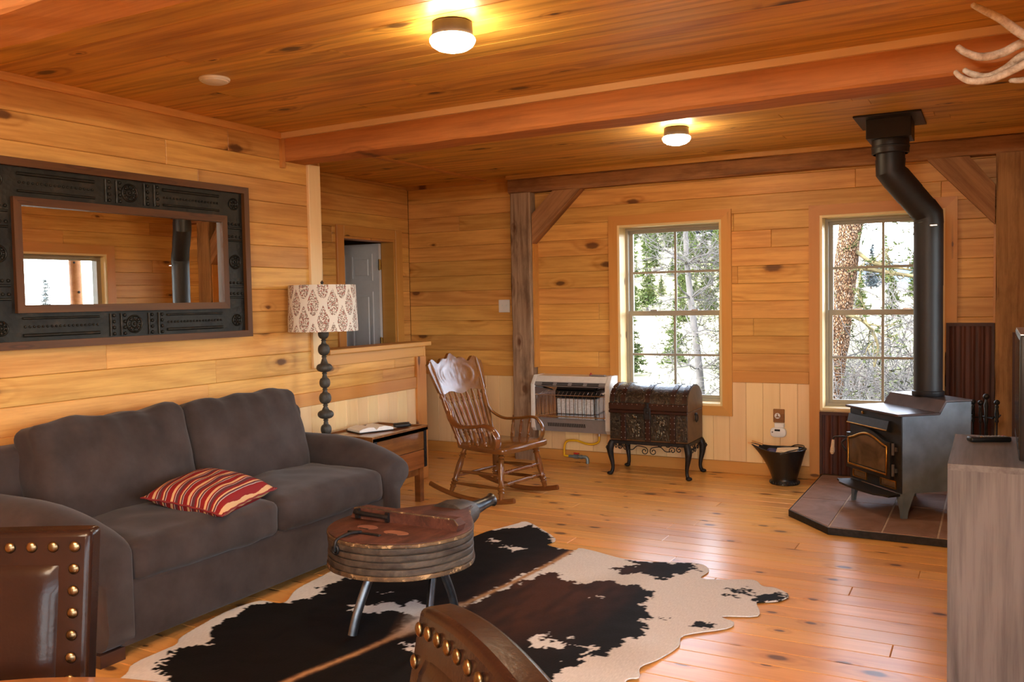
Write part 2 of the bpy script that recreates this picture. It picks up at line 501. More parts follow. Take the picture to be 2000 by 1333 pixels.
# ---- nook behind the half wall: wall with a door opening, far room beyond
D0, D1, DZ = 5.82, 6.54, 1.915
nw = struct('wall_nook', wall_shell(0,0,0,0,0,0,[]), M['backing'], 'pine wall of the nook with the open doorway')
mb = MB()
for (a, b, c_, d) in cut([(3.6, -0.1, YB+0.1, CZ+0.02)], (D0, -0.1, D1, DZ)): mb.box(XN-0.12, XN-0.019, a, c_, b, d)
nw.data = mb.mesh('wall_nook', M['backing'])
boards(nw, 'wall_plank', (XN-0.02, 4.4, 0.0), (0,1,0), (0,0,1), YB-4.4, CZ, 0.1325, M['pine'], seed=51, holes=[(D0-4.4, -1, D1-4.4, DZ)], seg=(1.5, 3.0))
struct('wall_stair', MB().box(XN-0.1, XL-0.1, 3.5, 3.6, 0, CZ), M['pine'])
d1 = thing('door_1', 'grey six panel door standing open in the nook', None)
d1['kind'] = 'structure'
M['door'] = plain('grey_door_paint', (0.60,0.61,0.64), 0.45, noise_amt=0.03)
M['brass'] = plain('worn_brass', (0.62,0.43,0.16), 0.3, 1.0)
M['steel'] = plain('brushed_steel', (0.55,0.56,0.58), 0.32, 1.0)
# casing boards (parts of the door)
for (p, u, v, L, w_) in (((XN-0.002, D0, 0.0), (0,0,1), (0,-1,0), DZ+0.09, 0.09), ((XN-0.002, D1+0.10, 0.0), (0,0,1), (0,-1,0), DZ+0.09, 0.10),
                         ((XN-0.002, D0, DZ), (0,1,0), (0,0,1), D1-D0, 0.09)):
    board('casing', d1, p, u, v, L, w_, 0.022, M['pine_trim'])
for (y0, y1) in ((D0, D0+0.018), (D1-0.018, D1)):
    obj('jamb', MB().box(XN-0.13, XN+0.004, y0, y1, 0, DZ), M['pine_trim'], d1)
obj('head_jamb', MB().box(XN-0.13, XN+0.004, D0+0.018, D1-0.018, DZ-0.018, DZ), M['pine_trim'], d1)
# leaf opened 90 degrees into the far room, facing the camera (-y)
lx0, lx1, ly = XN-0.13-0.70, XN-0.135, 6.505
leaf = MB().box(lx0, lx1, ly-0.017, ly+0.017, 0.02, DZ-0.025)
lf = obj('leaf', leaf, M['door'], d1)
pw = (lx1-lx0)
for (a, b) in ((0.10, 0.45), (0.55, 0.90)):
    for (z0, z1) in ((0.20, 0.78), (0.90, 1.46), (1.56, 1.80)):
        xa, xb = lx0+pw*a, lx0+pw*b
        fr = MB()
        for (q0, q1, r0, r1) in ((xa, xb, z0, z0+0.02), (xa, xb, z1-0.02, z1), (xa, xa+0.02, z0+0.02, z1-0.02), (xb-0.02, xb, z0+0.02, z1-0.02)):
            fr.box(q0, q1, ly-0.026, ly-0.0165, r0, r1)
        fr.rbox(xa+0.045, xb-0.045, ly-0.027, ly-0.0165, z0+0.045, z1-0.045, 0.006, 1)
        obj('raised_panel', fr, M['door'], lf)
for z in (0.25, 1.0, 1.70):
    h = MB().box(lx1-0.002, lx1+0.028, ly-0.022, ly-0.014, z-0.045, z+0.045)
    h.tube([(lx1+0.012, ly-0.024, z-0.05), (lx1+0.012, ly-0.024, z+0.05)], 0.007, 8)
    obj('hinge', h, M['brass'], d1, 40)
fr_ = struct('wall_far_room', MB().box(XN-1.7, XN-1.6, 4.5, YB, 0, CZ), M['pine'])
struct('wall_far_room_side', MB().box(XN-1.6, XN-0.12, 4.4, 4.5, 0, CZ), M['pine'])
hr = thing('stair_handrail', 'short sloping wooden handrail seen behind the floor lamp', 'handrail', (XN, 5.25, 0))
obj('rail', MB().tube([(0.05, -0.9, 1.66), (0.05, -0.05, 1.16), (0.05, 0.10, 1.07), (0.05, 0.45, 0.86)], 0.022, 10), M['timber_red'], hr, 50)
obj('bracket', MB().tube([(0.0, 0.05, 1.02), (0.03, 0.05, 1.04), (0.05, 0.05, 1.085)], 0.006, 6), M['brass'], hr, 50)

# ---- right wall with its window, then the wider dining end (behind the camera)
W3 = dict(y0=4.72, y1=5.77, z0=0.70, z1=1.90)
rw = struct('wall_right', MB(), M['backing'], 'pine plank wall on the right')
mb = MB()
for (a, b, c_, d) in cut([(YJ, -0.1, YB+0.15, CZ+0.02)], (W3['y0'], W3['z0'], W3['y1'], W3['z1'])): mb.box(XR+0.019, XR+0.15, a, c_, b, d)
rw.data = mb.mesh('wall_right', M['backing'])
boards(rw, 'wall_plank', (XR+0.02, YB, 0.0), (0,-1,0), (0,0,1), YB-YJ, CZ, 0.1325, M['pine'], seed=61, holes=[(YB-W3['y1'], W3['z0'], YB-W3['y0'], W3['z1'])], seg=(1.4, 3.0))
struct('wall_jog', MB().box(XR+0.02, XD, YJ, YJ+0.12, 0, CZ), M['pine'])
mb = MB()
for (a, b, c_, d) in cut([(YR, -0.1, YJ+0.12, CZ+0.02)], (-2.6, 0.35, 2.1, 2.20)): mb.box(XD, XD+0.15, a, c_, b, d)
struct('wall_dining', mb, M['pine'])
mb = MB()
for (a, b, c_, d) in cut([(XL-0.12, -0.1, XD+0.15, CZ+0.02)], (0.9, 0.10, 3.1, 2.15)): mb.box(a, c_, YR-0.15, YR, b, d)
struct('wall_rear', mb, M['pine'])

# ---- timber frame on the back wall
def timber(name, mb, mat, label, cat='beam'):
    return tag(obj(name, mb, mat), label, cat)
def rough_beam(L, wd, hh, seed, n=18, amt=0.004):
    """rough sawn beam along local x, centred on y,z"""
    rnd = random.Random(seed)
    mb = MB(); vs = []; fs = []
    c_ = 0.012
    prof = [(-wd/2+c_, -hh/2), (wd/2-c_, -hh/2), (wd/2, -hh/2+c_), (wd/2, hh/2-c_), (wd/2-c_, hh/2), (-wd/2+c_, hh/2), (-wd/2, hh/2-c_), (-wd/2, -hh/2+c_)]
    for i in range(n+1):
        for (a, b) in prof: vs.append((L*i/n, a+rnd.uniform(-amt, amt), b+rnd.uniform(-amt, amt)))
    for i in range(n):
        for k in range(8):
            l = (k+1) % 8
            fs.append((i*8+k, i*8+l, (i+1)*8+l, (i+1)*8+k))
    fs += [tuple(range(7, -1, -1)), tuple(n*8+k for k in range(8))]
    return mb.add(vs, fs)
def place(o, p, u, v):
    u = Vector(u).normalized(); v = Vector(v).normalized(); n = u.cross(v)
    o.matrix_basis = Matrix(((u.x, v.x, n.x, p[0]), (u.y, v.y, n.y, p[1]), (u.z, v.z, n.z, p[2]), (0,0,0,1)))
    return o
YT = 6.66   # front plane of the timber frame
o = timber('timber_beam', rough_beam(XR-(-3.62), 0.118, 0.105, 1), M['timber'], 'dark rough beam running along the top of the back wall')
place(o, (-3.62, YT+0.053, 2.318), (1,0,0), (0,0,1))
regrain(struct('trim_6', MB().box(-3.63, XR, YT-0.012, YT+0.02, 2.376, CZ), M['pine'], 'pine strip above the back wall beam'), 'x', '-y')
o = timber('timber_post', rough_beam(2.258, 0.195, 0.098, 2), M['post'], 'grey weathered post left of the wall heater', 'post')
place(o, (-3.508, YT+0.052, 0.0), (0,0,1), (1,0,0))
o = timber('timber_post', rough_beam(2.258, 0.20, 0.098, 3), M['timber'], 'dark timber post in the corner behind the television', 'post')
place(o, (0.115, YT+0.052, 0.0), (0,0,1), (1,0,0))
def brace_obj(quad, label):
    a, b, c_, d = [Vector((q[0], 0, q[1])) for q in quad]
    u = ((c_+d) - (a+b)).normalized()
    mb = MB().prism(quad, YT+0.015, YT+0.105, 'y')
    o = timber('timber_brace', mb, M['timber'], label, 'brace')
    p = (a+b)/2 + Vector((0, YT+0.06, 0))
    n = Vector((0,-1,0)); v = n.cross(u)
    B = Matrix(((u.x, v.x, n.x, p[0]), (u.y, v.y, n.y, p[1]), (u.z, v.z, n.z, p[2]), (0,0,0,1)))
    o.data.transform(B.inverted()); o.matrix_basis = B
    return o
brace_obj([(-3.404, 1.83), (-3.404, 2.075), (-3.205, 2.258), (-2.955, 2.258)], 'diagonal brace beside the grey weathered post')
brace_obj([(0.008, 1.80), (0.008, 2.06), (-0.145, 2.258), (-0.40, 2.258)], 'diagonal brace behind the stove pipe at the corner post')

struct('trim_9', MB().box(-3.4095, -3.394, YT+0.03, YB, 0.79, 1.83), M['pine_trim'], 'thin pine strip up the right side of the weathered post')
struct('trim_10', MB().box(0.0, 0.0145, YT+0.03, YB, 1.15, 1.80), M['pine_trim'], 'thin pine strip up the left side of the corner post')
# ---- main ceiling beam and the near beam
o = timber('timber_beam', rough_beam(XR-XL+0.02, 0.165, 0.215, 5, 24, 0.003), M['timber_red'], 'broad reddish beam crossing the ceiling mid room')
place(o, (XL, 4.31, 2.325), (1,-0.030,0), (0,0,1))
regrain(struct('trim_7', MB().prism([(XL, 4.178), (XR, 4.047), (XR, 4.071), (XL, 4.202)], 2.376, CZ), M['pine_pale'], 'pale pine strip along the top of the main beam'), 'x', '-y')
struct('trim_8', MB().box(XL, XL+0.025, 4.178, 4.204, 2.20, 2.376), M['pine_trim'], 'short pine strip where the main beam meets the wall')
o = timber('timber_beam', rough_beam(XD-XL, 0.24, 0.17, 6, 40, 0.005), M['timber_light'], 'near ceiling beam cut off by the top left corner')
place(o, (XL, 1.76, 2.325), (1,0,0), (0,1,0))

# ---- windows
M['vinyl'] = plain('taupe_vinyl', (0.34,0.31,0.25), 0.5, noise_amt=0.03)
M['screen_grey'] = plain('grey_muntin', (0.30,0.28,0.24), 0.5, noise_amt=0.03)
M['jamb'] = wood('pale_jamb', (0.78,0.60,0.30), (0.66,0.45,0.18), knots=0.25, kx=2.0, ky=5.0, ksize=0.07, ring=0.15, streak=0.25)
t = NT('window_glass')
fr = t.n('Fresnel', {'IOR': 1.45})
gl = t.n('BsdfGlossy', {'Roughness': 0.0, 'Color': (1,1,1,1)})
tp = t.n('BsdfTransparent', {'Color': (0.96,0.98,0.97,1)})
mx = t.n('MixShader', {0: t.math('MULTIPLY', fr.outputs[0], 0.6), 1: tp.outputs[0], 2: gl.outputs[0]})
t.t.links.new(mx.outputs[0], t.out.inputs[0])
M['glass'] = t.m

def window(name, label, w, h, loc, rz, case=0.075, bottom_case=True, casing_mat='pine_trim'):
    """double hung window; local x along the wall, y outward, z up from the sill"""
    r = thing(name, label, None, loc, rz); r['kind'] = 'structure'
    cm = M[casing_mat]
    T0 = -0.022
    # mitred casing
    q = case
    sides = [[(-q, h+q), (w+q, h+q), (w, h), (0, h)], [(-q, -q), (0, 0), (0, h), (-q, h+q)], [(w, 0), (w+q, -q), (w+q, h+q), (w, h)]]
    if bottom_case: sides.append([(-q, -q), (w+q, -q), (w, 0), (0, 0)])
    else:   # stiles run on down to the baseboard
        zb_ = -loc[2]+0.047
        sides[1] = [(-q, zb_), (0, zb_), (0, h), (-q, h+q)]; sides[2] = [(w, zb_+0.9), (w+q, zb_+0.9), (w+q, h+q), (w, h)]
    for i, poly in enumerate(sides):
        regrain(obj('casing', MB().prism(poly, T0, 0.002, 'y'), cm, r), 'z' if i in (1, 2) else 'x', '-y')
    # jamb liner
    dp = 0.165
    for (a, b, z0, z1) in ((-0.001, 0.018, 0, h), (w-0.018, w+0.001, 0, h)):
        regrain(obj('jamb', MB().box(a, b, T0+0.004, dp, z0, z1), M['jamb'], r), 'z', 'x')
    obj('head_jamb', MB().box(0.018, w-0.018, T0+0.004, dp, h-0.018, h), M['jamb'], r)
    obj('sill', MB().box(0.018, w-0.018, T0+0.004, dp, 0, 0.018), M['jamb'], r)
    # vinyl frame
    f = 0.020
    a0, a1, z0, z1 = 0.018, w-0.018, 0.018, h-0.018
    fm = MB()
    for (xa, xb, za, zb) in ((a0, a1, z1-f, z1), (a0, a1, z0, z0+f), (a0, a0+f, z0+f, z1-f), (a1-f, a1, z0+f, z1-f)):
        fm.box(xa, xb, dp-0.045, dp+0.05, za, zb)
    obj('frame', fm, M['vinyl'], r)
    a0 += f; a1 -= f; z0 += f; z1 -= f
    mid = (z0+z1)/2
    for (nm, za, zb, yy) in (('upper_sash', mid-0.015, z1, dp+0.012), ('lower_sash', z0, mid+0.022, dp-0.018)):
        s_ = 0.028
        sm = MB()
        tops = 0.024 if nm == 'upper_sash' else 0.040
        for (xa, xb, zc, zd) in ((a0, a1, zb-tops, zb), (a0, a1, za, za+s_), (a0, a0+s_, za+s_, zb-tops), (a1-s_, a1, za+s_, zb-tops)):
            sm.box(xa, xb, yy-0.014, yy+0.014, zc, zd)
        so = obj(nm, sm, M['vinyl'], r)
        if nm == 'lower_sash':
            for xx in (0.3, 0.7):
                obj('sash_lock', MB().rbox(w*xx-0.03, w*xx+0.03, yy-0.03, yy-0.012, zb-0.004, zb+0.010, 0.003, 1), M['steel'], so)
        gx0, gx1, gz0, gz1 = a0+s_, a1-s_, za+s_, zb-tops
        mu = 0.009
        cx, cz_ = (gx0+gx1)/2, (gz0+gz1)/2
        obj('muntin', MB().box(cx-mu, cx+mu, yy-0.008, yy+0.008, gz0, gz1), M['screen_grey'], so)
        obj('muntin', MB().box(gx0, gx1, yy-0.007, yy+0.007, cz_-mu, cz_+mu), M['screen_grey'], so)
        for (xa, xb) in ((gx0, cx-mu), (cx+mu, gx1)):
            for (zc, zd) in ((gz0, cz_-mu), (cz_+mu, gz1)):
                obj('pane', MB().add([(xa,yy,zc),(xb,yy,zc),(xb,yy,zd),(xa,yy,zd)], [(0,1,2,3)]), M['glass'], so)
    return r
window('window_1', 'left back window above the domed trunk', W1['x1']-W1['x0'], W1['z1']-W1['z0'], (W1['x0'], YB, W1['z0']), 0)
window('window_2', 'right back window behind the stove pipe', W2['x1']-W2['x0'], W2['z1']-W2['z0'], (W2['x0'], YB, W2['z0']), 0, bottom_case=False)
# picture window of the right wall (seen in the mirror) and unseen dining end windows added for daylight
def picture_window(name, label, w, h, loc, rz, mull=1):
    r = thing(name, label, None, loc, rz); r['kind'] = 'structure'
    q = 0.09
    for i, poly in enumerate(([(-q, h+q), (w+q, h+q), (w, h), (0, h)], [(-q, -q), (0, 0), (0, h), (-q, h+q)], [(w, 0), (w+q, -q), (w+q, h+q), (w, h)], [(-q, -q), (w+q, -q), (w, 0), (0, 0)])):
        regrain(obj('casing', MB().prism(poly, -0.022, 0.002, 'y'), M['pine_trim'], r), 'z' if i in (1, 2) else 'x', '-y')
    for (a, b, z0, z1) in ((-0.001, 0.018, 0, h), (w-0.018, w+0.001, 0, h), (0.018, w-0.018, h-0.018, h), (0.018, w-0.018, 0, 0.018)):
        obj('jamb', MB().box(a, b, -0.018, 0.11, z0, z1), M['jamb'], r)
    f = 0.045
    fm = MB()
    for (xa, xb, za, zb) in ((0.018, w-0.018, h-0.018-f, h-0.018), (0.018, w-0.018, 0.018, 0.018+f), (0.018, 0.018+f, 0.06, h-0.06), (w-0.018-f, w-0.018, 0.06, h-0.06)):
        fm.box(xa, xb, 0.06, 0.14, za, zb)
    for k in range(1, mull): fm.box(w*k/mull-0.03, w*k/mull+0.03, 0.06, 0.14, 0.06, h-0.06)
    obj('frame', fm, M['vinyl'], r)
    for k in range(mull):
        xa = max(w*k/mull, 0.06); xb = min(w*(k+1)/mull, w-0.06)
        obj('pane', MB().add([(xa,0.10,0.06),(xb,0.10,0.06),(xb,0.10,h-0.06),(xa,0.10,h-0.06)], [(0,1,2,3)]), M['glass'], r)
    return r
picture_window('window_3', 'window in the right wall seen in the mirror', W3['y1']-W3['y0'], W3['z1']-W3['z0'], (XR, W3['y1'], W3['z0']), -pi/2)
picture_window('window_4', 'unseen wide window added at the dining end for daylight', 4.7, 1.85, (XD, 2.1, 0.35), -pi/2, 3)
picture_window('window_5', 'unseen glass doors added behind the camera for daylight', 2.2, 2.05, (3.1, YR, 0.10), pi, 2)
def portal(loc, rot, sx, sy):
    d = bpy.data.lights.new('window_portal', 'AREA'); d.shape = 'RECTANGLE'; d.size = sx; d.size_y = sy
    d.cycles.is_portal = True
    o = bpy.data.objects.new('window_portal', d); COL.objects.link(o)
    o.location = loc; o.rotation_euler = rot
for w_ in (W1, W2):
    portal(((w_['x0']+w_['x1'])/2, YB+0.245, (w_['z0']+w_['z1'])/2), (-pi/2, 0, 0), w_['x1']-w_['x0'], w_['z1']-w_['z0'])
portal((XR+0.145, (W3['y0']+W3['y1'])/2, (W3['z0']+W3['z1'])/2), (pi/2, 0, pi/2), W3['y1']-W3['y0'], W3['z1']-W3['z0'])
portal((XD+0.145, -0.25, 1.275), (pi/2, 0, pi/2), 4.7, 1.85)
portal((2.0, YR-0.145, 1.125), (pi/2, 0, 0), 2.2, 2.05)
# ================================================================== LIGHTS AND WALL THINGS
M['bronze'] = plain('dark_bronze', (0.045,0.032,0.026), 0.45, 0.2)
M['white_plastic'] = plain('white_plastic', (0.78,0.77,0.75), 0.4, noise_amt=0.02)
M['black_plastic'] = plain('black_plastic', (0.010,0.010,0.011), 0.4, 0.0, 0.25, noise_amt=0.1)
t = NT('lit_frosted_glass')
em = t.n('Emission', {'Color': (1.0, 0.76, 0.48, 1), 'Strength': LAMP_POWER})
t.t.links.new(em.outputs[0], t.out.inputs[0])
M['lamp_glow'] = t.m
t = NT('fill_bulb')
em = t.n('Emission', {'Color': (1.0, 0.86, 0.68, 1), 'Strength': FILL_POWER})
t.t.links.new(em.outputs[0], t.out.inputs[0])
M['fill_glow'] = t.m

def ceiling_light(loc, label):
    r = thing('ceiling_light', label, 'lamp', (loc[0], loc[1], CZ), 0, 'flush ceiling lights')
    obj('canopy', MB().lathe([(0.071,0),(0.076,-0.004),(0.078,-0.054),(0.074,-0.058),(0.06,-0.058)], 32), M['bronze'], r, 40)
    obj('glass_shade', MB().lathe([(0.070,-0.05),(0.082,-0.056),(0.087,-0.064),(0.086,-0.072),(0.078,-0.086),(0.060,-0.098),(0.035,-0.106),(0.0001,-0.109)], 32), M['lamp_glow'], r, 60)
    return r
ceiling_light((-1.80, 2.90), 'lit flush ceiling light nearest the camera')
ceiling_light((-1.735, 5.40), 'smaller looking lit ceiling light beyond the main beam')

sd = thing('smoke_detector', 'flat white round smoke detector on the ceiling above the mirror', 'detector', (-3.17, 3.02, CZ))
obj('base', MB().lathe([(0.068,0),(0.070,-0.004),(0.068,-0.012),(0.05,-0.012)], 32), M['white_plastic'], sd, 40)
obj('cover', MB().lathe([(0.062,-0.010),(0.060,-0.018),(0.045,-0.024),(0.0001,-0.025)], 32), M['white_plastic'], sd, 40)

# fill light added above the frame to brighten the room
ch = thing('fill_chandelier', 'unseen iron ring of lit bulbs added as fill light', 'lamp', (-0.55, -0.35, CZ))
obj('rod', MB().tube([(0,0,0),(0,0,-0.30)], 0.012, 8), M['bronze'], ch, 40)
obj('canopy', MB().lathe([(0.07,0),(0.07,-0.02),(0.02,-0.04)], 20), M['bronze'], ch, 40)
obj('ring', MB().tube([(0.34*cos(2*pi*k/32), 0.34*sin(2*pi*k/32), -0.30) for k in range(32)], 0.012, 8, closed=True), M['bronze'], ch, 50)
for k in range(6):
    a = 2*pi*k/6
    obj('arm', MB().tube([(0,0,-0.28),(0.34*cos(a),0.34*sin(a),-0.30)], 0.008, 6), M['bronze'], ch, 40)
    obj('bulb', MB().ball((0.34*cos(a), 0.34*sin(a), -0.24), 0.045, 12, 8), M['fill_glow'], ch, 60)

# light switch
sw = thing('light_switch', 'white double light switch plate by the weathered post', 'switch', (-3.73, YB, 1.31))
obj('plate', MB().rbox(-0.055, 0.055, -0.008, 0.0, -0.055, 0.055, 0.004, 2), M['white_plastic'], sw, 40)
for x in (-0.022, 0.022):
    obj('toggle', MB().rbox(x-0.006, x+0.006, -0.018, -0.007, -0.004, 0.010, 0.002, 1), M['white_plastic'], sw)

# ---- wall mirror in a pressed tin frame, hung slightly off the wall at its far end
M['frame_wood'] = wood('dark_frame_wood', (0.105,0.042,0.011), (0.036,0.013,0.005), knots=0.3, kx=2, ky=12, ksize=0.12, rough=0.42, ring=0.3, streak=0.6, var=0.08, coat=0.0, spec=0.3)
t = NT('pressed_tin')
p, r_ = t.pos()
n1 = t.n('TexNoise', {'Vector': p, 'Scale': 14.0, 'Detail': 6.0}).outputs[0]
vo = t.n('TexVoronoi', {'Vector': p, 'Scale': 42.0}).outputs['Distance']
col = t.ramp(n1, [(0.3, (0.007,0.006,0.005)), (0.62, (0.019,0.017,0.012)), (0.8, (0.060,0.038,0.024))])
hh = t.math('ADD', t.math('MULTIPLY', n1, 0.6), t.math('MULTIPLY', vo, 0.5))
t.bsdf(col, 0.45, 0.25, 0.35, bump=hh, bs=0.55, bd=0.006)
M['tin'] = t.m
t = NT('mirror_silver')
t.bsdf((0.93,0.93,0.91), 0.0, 1.0)
M['mirror'] = t.m
mr = thing('wall_mirror', 'wide mirror in a dark pressed tin frame above the sofa', 'mirror', (-3.825, 2.30, 1.605), -radians(1.7))
# local: y along the wall, z up from the mirror centre, x out of the wall
Y0, Y1, Z0, Z1 = -0.035, 1.502, -0.425, 0.425
i0, i1, j0, j1 = 0.128, 1.340, -0.262, 0.254
def frame_piece(name, poly, x0, x1, mat, along):
    o = obj(name, MB().prism(poly, x0, x1, 'x'), mat, mr)
    if along == 'y': B = Matrix(((0,0,1,0),(1,0,0,0),(0,1,0,0),(0,0,0,1)))
    else: B = Matrix(((0,1,0,0),(0,0,1,0),(1,0,0,0),(0,0,0,1)))
    o.data.transform(B.inverted()); o.matrix_basis = B
    return o
def frame4(name, y0, y1, z0, z1, w_, x0, x1, mat):
    frame_piece(name, [(y0,z1),(y1,z1),(y1-w_,z1-w_),(y0+w_,z1-w_)], x0, x1, mat, 'y')
    frame_piece(name, [(y0,z0),(y1,z0),(y1-w_,z0+w_),(y0+w_,z0+w_)], x0, x1, mat, 'y')
    frame_piece(name, [(y0,z0),(y0+w_,z0+w_),(y0+w_,z1-w_),(y0,z1)], x0, x1, mat, 'z')
    frame_piece(name, [(y1,z0),(y1-w_,z0+w_),(y1-w_,z1-w_),(y1,z1)], x0, x1, mat, 'z')
frame4('outer_frame', Y0, Y1, Z0, Z1, 0.036, -0.028, 0.030, M['frame_wood'])
frame4('inner_frame', i0, i1, j0, j1, 0.036, -0.02, 0.028, M['frame_wood'])
tin = MB()
for (a, b, c_, d) in cut([(Y0+0.03, Z0+0.03, Y1-0.03, Z1-0.03)], (i0+0.01, j0+0.01, i1-0.01, j1-0.01)): tin.box(-0.02, 0.006, a, c_, b, d)
tp_ = obj('tin_border', tin, M['tin'], mr)
# embossed ridges, bead rows and rosettes of the tin
def rosette(y, z, R):
    mb = MB()
    mb.tube([(0.008, y+R*cos(2*pi*k/20), z+R*sin(2*pi*k/20)) for k in range(20)], 0.005, 6, closed=True)
    mb.tube([(0.008, y+R*0.45*cos(2*pi*k/14), z+R*0.45*sin(2*pi*k/14)) for k in range(14)], 0.004, 6, closed=True)
    for k in range(8):
        a = 2*pi*k/8
        mb.ball((0.007, y+R*0.72*cos(a), z+R*0.72*sin(a)), 0.008, 6, 4)
    mb.ball((0.008, y, z), 0.008, 8, 5)
    obj('rosette', mb, M['tin'], tp_, 60)
zt, zb = (j1+Z1-0.03)/2, (j0+Z0+0.03)/2
yl, yr_ = (Y0+0.03+i0)/2, (i1+Y1-0.03)/2
for z in (zt, zb): rosette(0.735, z, 0.042)
for y in (yl, yr_): rosette(y, 0.0, 0.036)
for y in (yl, yr_):
    for z in (zt, zb): rosette(y, z, 0.030)
for z, s_ in ((zt, 1), (zb, -1)):
    for (a, b) in ((0.16, 0.54), (0.93, 1.30)):
        rid = MB()
        rid.tube([(0.007, a, z+0.035*s_), (0.007, b, z+0.035*s_)], 0.008, 8)
        rid.tube([(0.007, a, z-0.042*s_), (0.007, b, z-0.042*s_)], 0.006, 8)
        n_ = 18
        for k in range(n_):
            rid.ball((0.008, a+(b-a)*(k+0.5)/n_, z-0.004*s_), 0.006, 6, 4)
        obj('bead_row', rid, M['tin'], tp_, 60)
    for y in (0.60, 0.66, 0.82, 0.88):
        pl = MB().tube([(0.007, y, z-0.055), (0.007, y, z+0.055)], 0.007, 6)
        for k in range(4): pl.ball((0.008, y+0.02, z-0.045+0.03*k), 0.009, 6, 4)
        obj('pilaster', pl, M['tin'], tp_, 60)
for y in (yl, yr_):
    for z in (-0.14, -0.20, 0.12, 0.19):
        pl = MB().tube([(0.007, y-0.05, z), (0.007, y+0.05, z)], 0.006, 6)
        for k in range(4): pl.ball((0.008, y-0.04+0.027*k, z+0.022), 0.008, 6, 4)
        obj('pilaster', pl, M['tin'], tp_, 60)
obj('mirror_glass', MB().add([(0.004,i0+0.03,j0+0.03),(0.004,i1-0.03,j0+0.03),(0.004,i1-0.03,j1-0.03),(0.004,i0+0.03,j1-0.03)], [(0,1,2,3)]), M['mirror'], mr)

# ================================================================== SOFA
t = NT('brown_suede')
p, r_ = t.pos()
n1 = t.n('TexNoise', {'Vector': p, 'Scale': 5.0, 'Detail': 5.0, 'Roughness': 0.6}).outputs[0]
n2 = t.n('TexNoise', {'Vector': p, 'Scale': 260.0, 'Detail': 2.0}).outputs[0]
col = t.ramp(n1, [(0.32, (0.029,0.0205,0.0185)), (0.68, (0.056,0.041,0.038))])
t.bsdf(col, 0.85, 0.0, 0.15, sheen=0.12, bump=n2, bs=0.12, bd=0.002)
M['suede'] = t.m
M['dark_wood'] = wood('dark_leg_wood', (0.045,0.018,0.012), (0.02,0.008,0.006), knots=0, rough=0.3, coat=0.3)

def soft(sx, sy, sz, r, n=14, puff=(0,0,0), wr=0.0, seed=0, wf=6.0):
    """soft rounded block of half sizes sx,sy,sz with bulging faces"""
    vs = []; fs = []; idx = {}
    def vid(i, j, k):
        key = (i, j, k)
        if key in idx: return idx[key]
        q = Vector((i/n*2-1, j/n*2-1, k/n*2-1))
        P = Vector((q.x*sx, q.y*sy, q.z*sz))
        inner = Vector((max(-(sx-r), min(sx-r, P.x)), max(-(sy-r), min(sy-r, P.y)), max(-(sz-r), min(sz-r, P.z))))
        d = P - inner
        if d.length > 1e-6: P = inner + d.normalized()*r
        fx, fy, fz = 1-q.x*q.x, 1-q.y*q.y, 1-q.z*q.z
        P.x += puff[0]*q.x*fy*fz; P.y += puff[1]*q.y*fx*fz; P.z += puff[2]*q.z*fx*fy
        if wr:
            w_ = noise.noise(Vector((P.x*wf+seed*3.1, P.y*wf, P.z*wf)))
            P += (P - inner).normalized()*wr*w_ if (P-inner).length > 1e-6 else Vector((0,0,0))
        idx[key] = len(vs); vs.append(P)
        return idx[key]
    for a in range(n):
        for b in range(n):
            for s_ in (0, n):
                fs.append((vid(s_,a,b), vid(s_,a+1,b), vid(s_,a+1,b+1), vid(s_,a,b+1)))
                fs.append((vid(a,s_,b), vid(a+1,s_,b), vid(a+1,s_,b+1), vid(a,s_,b+1)))
                fs.append((vid(a,b,s_), vid(a+1,b,s_), vid(a+1,b+1,s_), vid(a,b+1,s_)))
    return MB().add(vs, fs)

sf = thing('sofa', 'dark brown suede two seat sofa along the left wall', 'sofa', (-3.36, 3.10, 0))
# local x: -0.44 (back) .. 0.43 (front); y: -1.06 .. 1.05
FX = 0.43
obj('base', MB().rbox(-0.42, FX-0.005, -0.86, 0.86, 0.045, 0.30, 0.02, 2), M['suede'], sf, 50)
obj('back_frame', MB().rbox(-0.45, -0.27, -0.98, 0.98, 0.10, 0.775, 0.06, 4), M['suede'], sf, 50)
for s_, nm in ((1, 'arm'), (-1, 'arm')):
    prof = [(0.80, 0.045), (0.935, 0.045), (0.942, 0.30)] + arc(0.925, 0.475, 0.125, -50, 180, 22) + [(0.80, 0.42)]
    mb = MB(); vs = []; fs = []; n_ = len(prof)
    cy_ = sum(a for a, b in prof)/n_; cz_ = sum(b for a, b in prof)/n_
    xs = [(-0.43, 0.86), (-0.42, 0.95), (-0.39, 1.0)] + [(-0.30+0.1*k, 1.0) for k in range(5)] + [(0.16+0.04*k, 1.0) for k in range(6)] + [(0.395, 0.985), (0.42, 0.95), (0.437, 0.89), (0.445, 0.80)]
    for x, k in xs:
        dr_ = max(0.0, (x+0.05)/0.50)**2.2
        for a, b in prof:
            a2, b2 = cy_+(a-cy_)*k, cz_+(b-cz_)*k
            b2 = b2 - 0.115*dr_*max(0, (b2-0.28)/0.32)
            vs.append((x, s_*a2, b2))
    for i in range(len(xs)-1):
        for k in range(n_):
            l = (k+1) % n_
            fs.append((i*n_+k, i*n_+l, (i+1)*n_+l, (i+1)*n_+k))
    fs += [tuple(range(n_-1, -1, -1)), tuple((len(xs)-1)*n_+k for k in range(n_))]
    mb.add(vs, fs)
    obj(nm, mb, M['suede'], sf, 60)
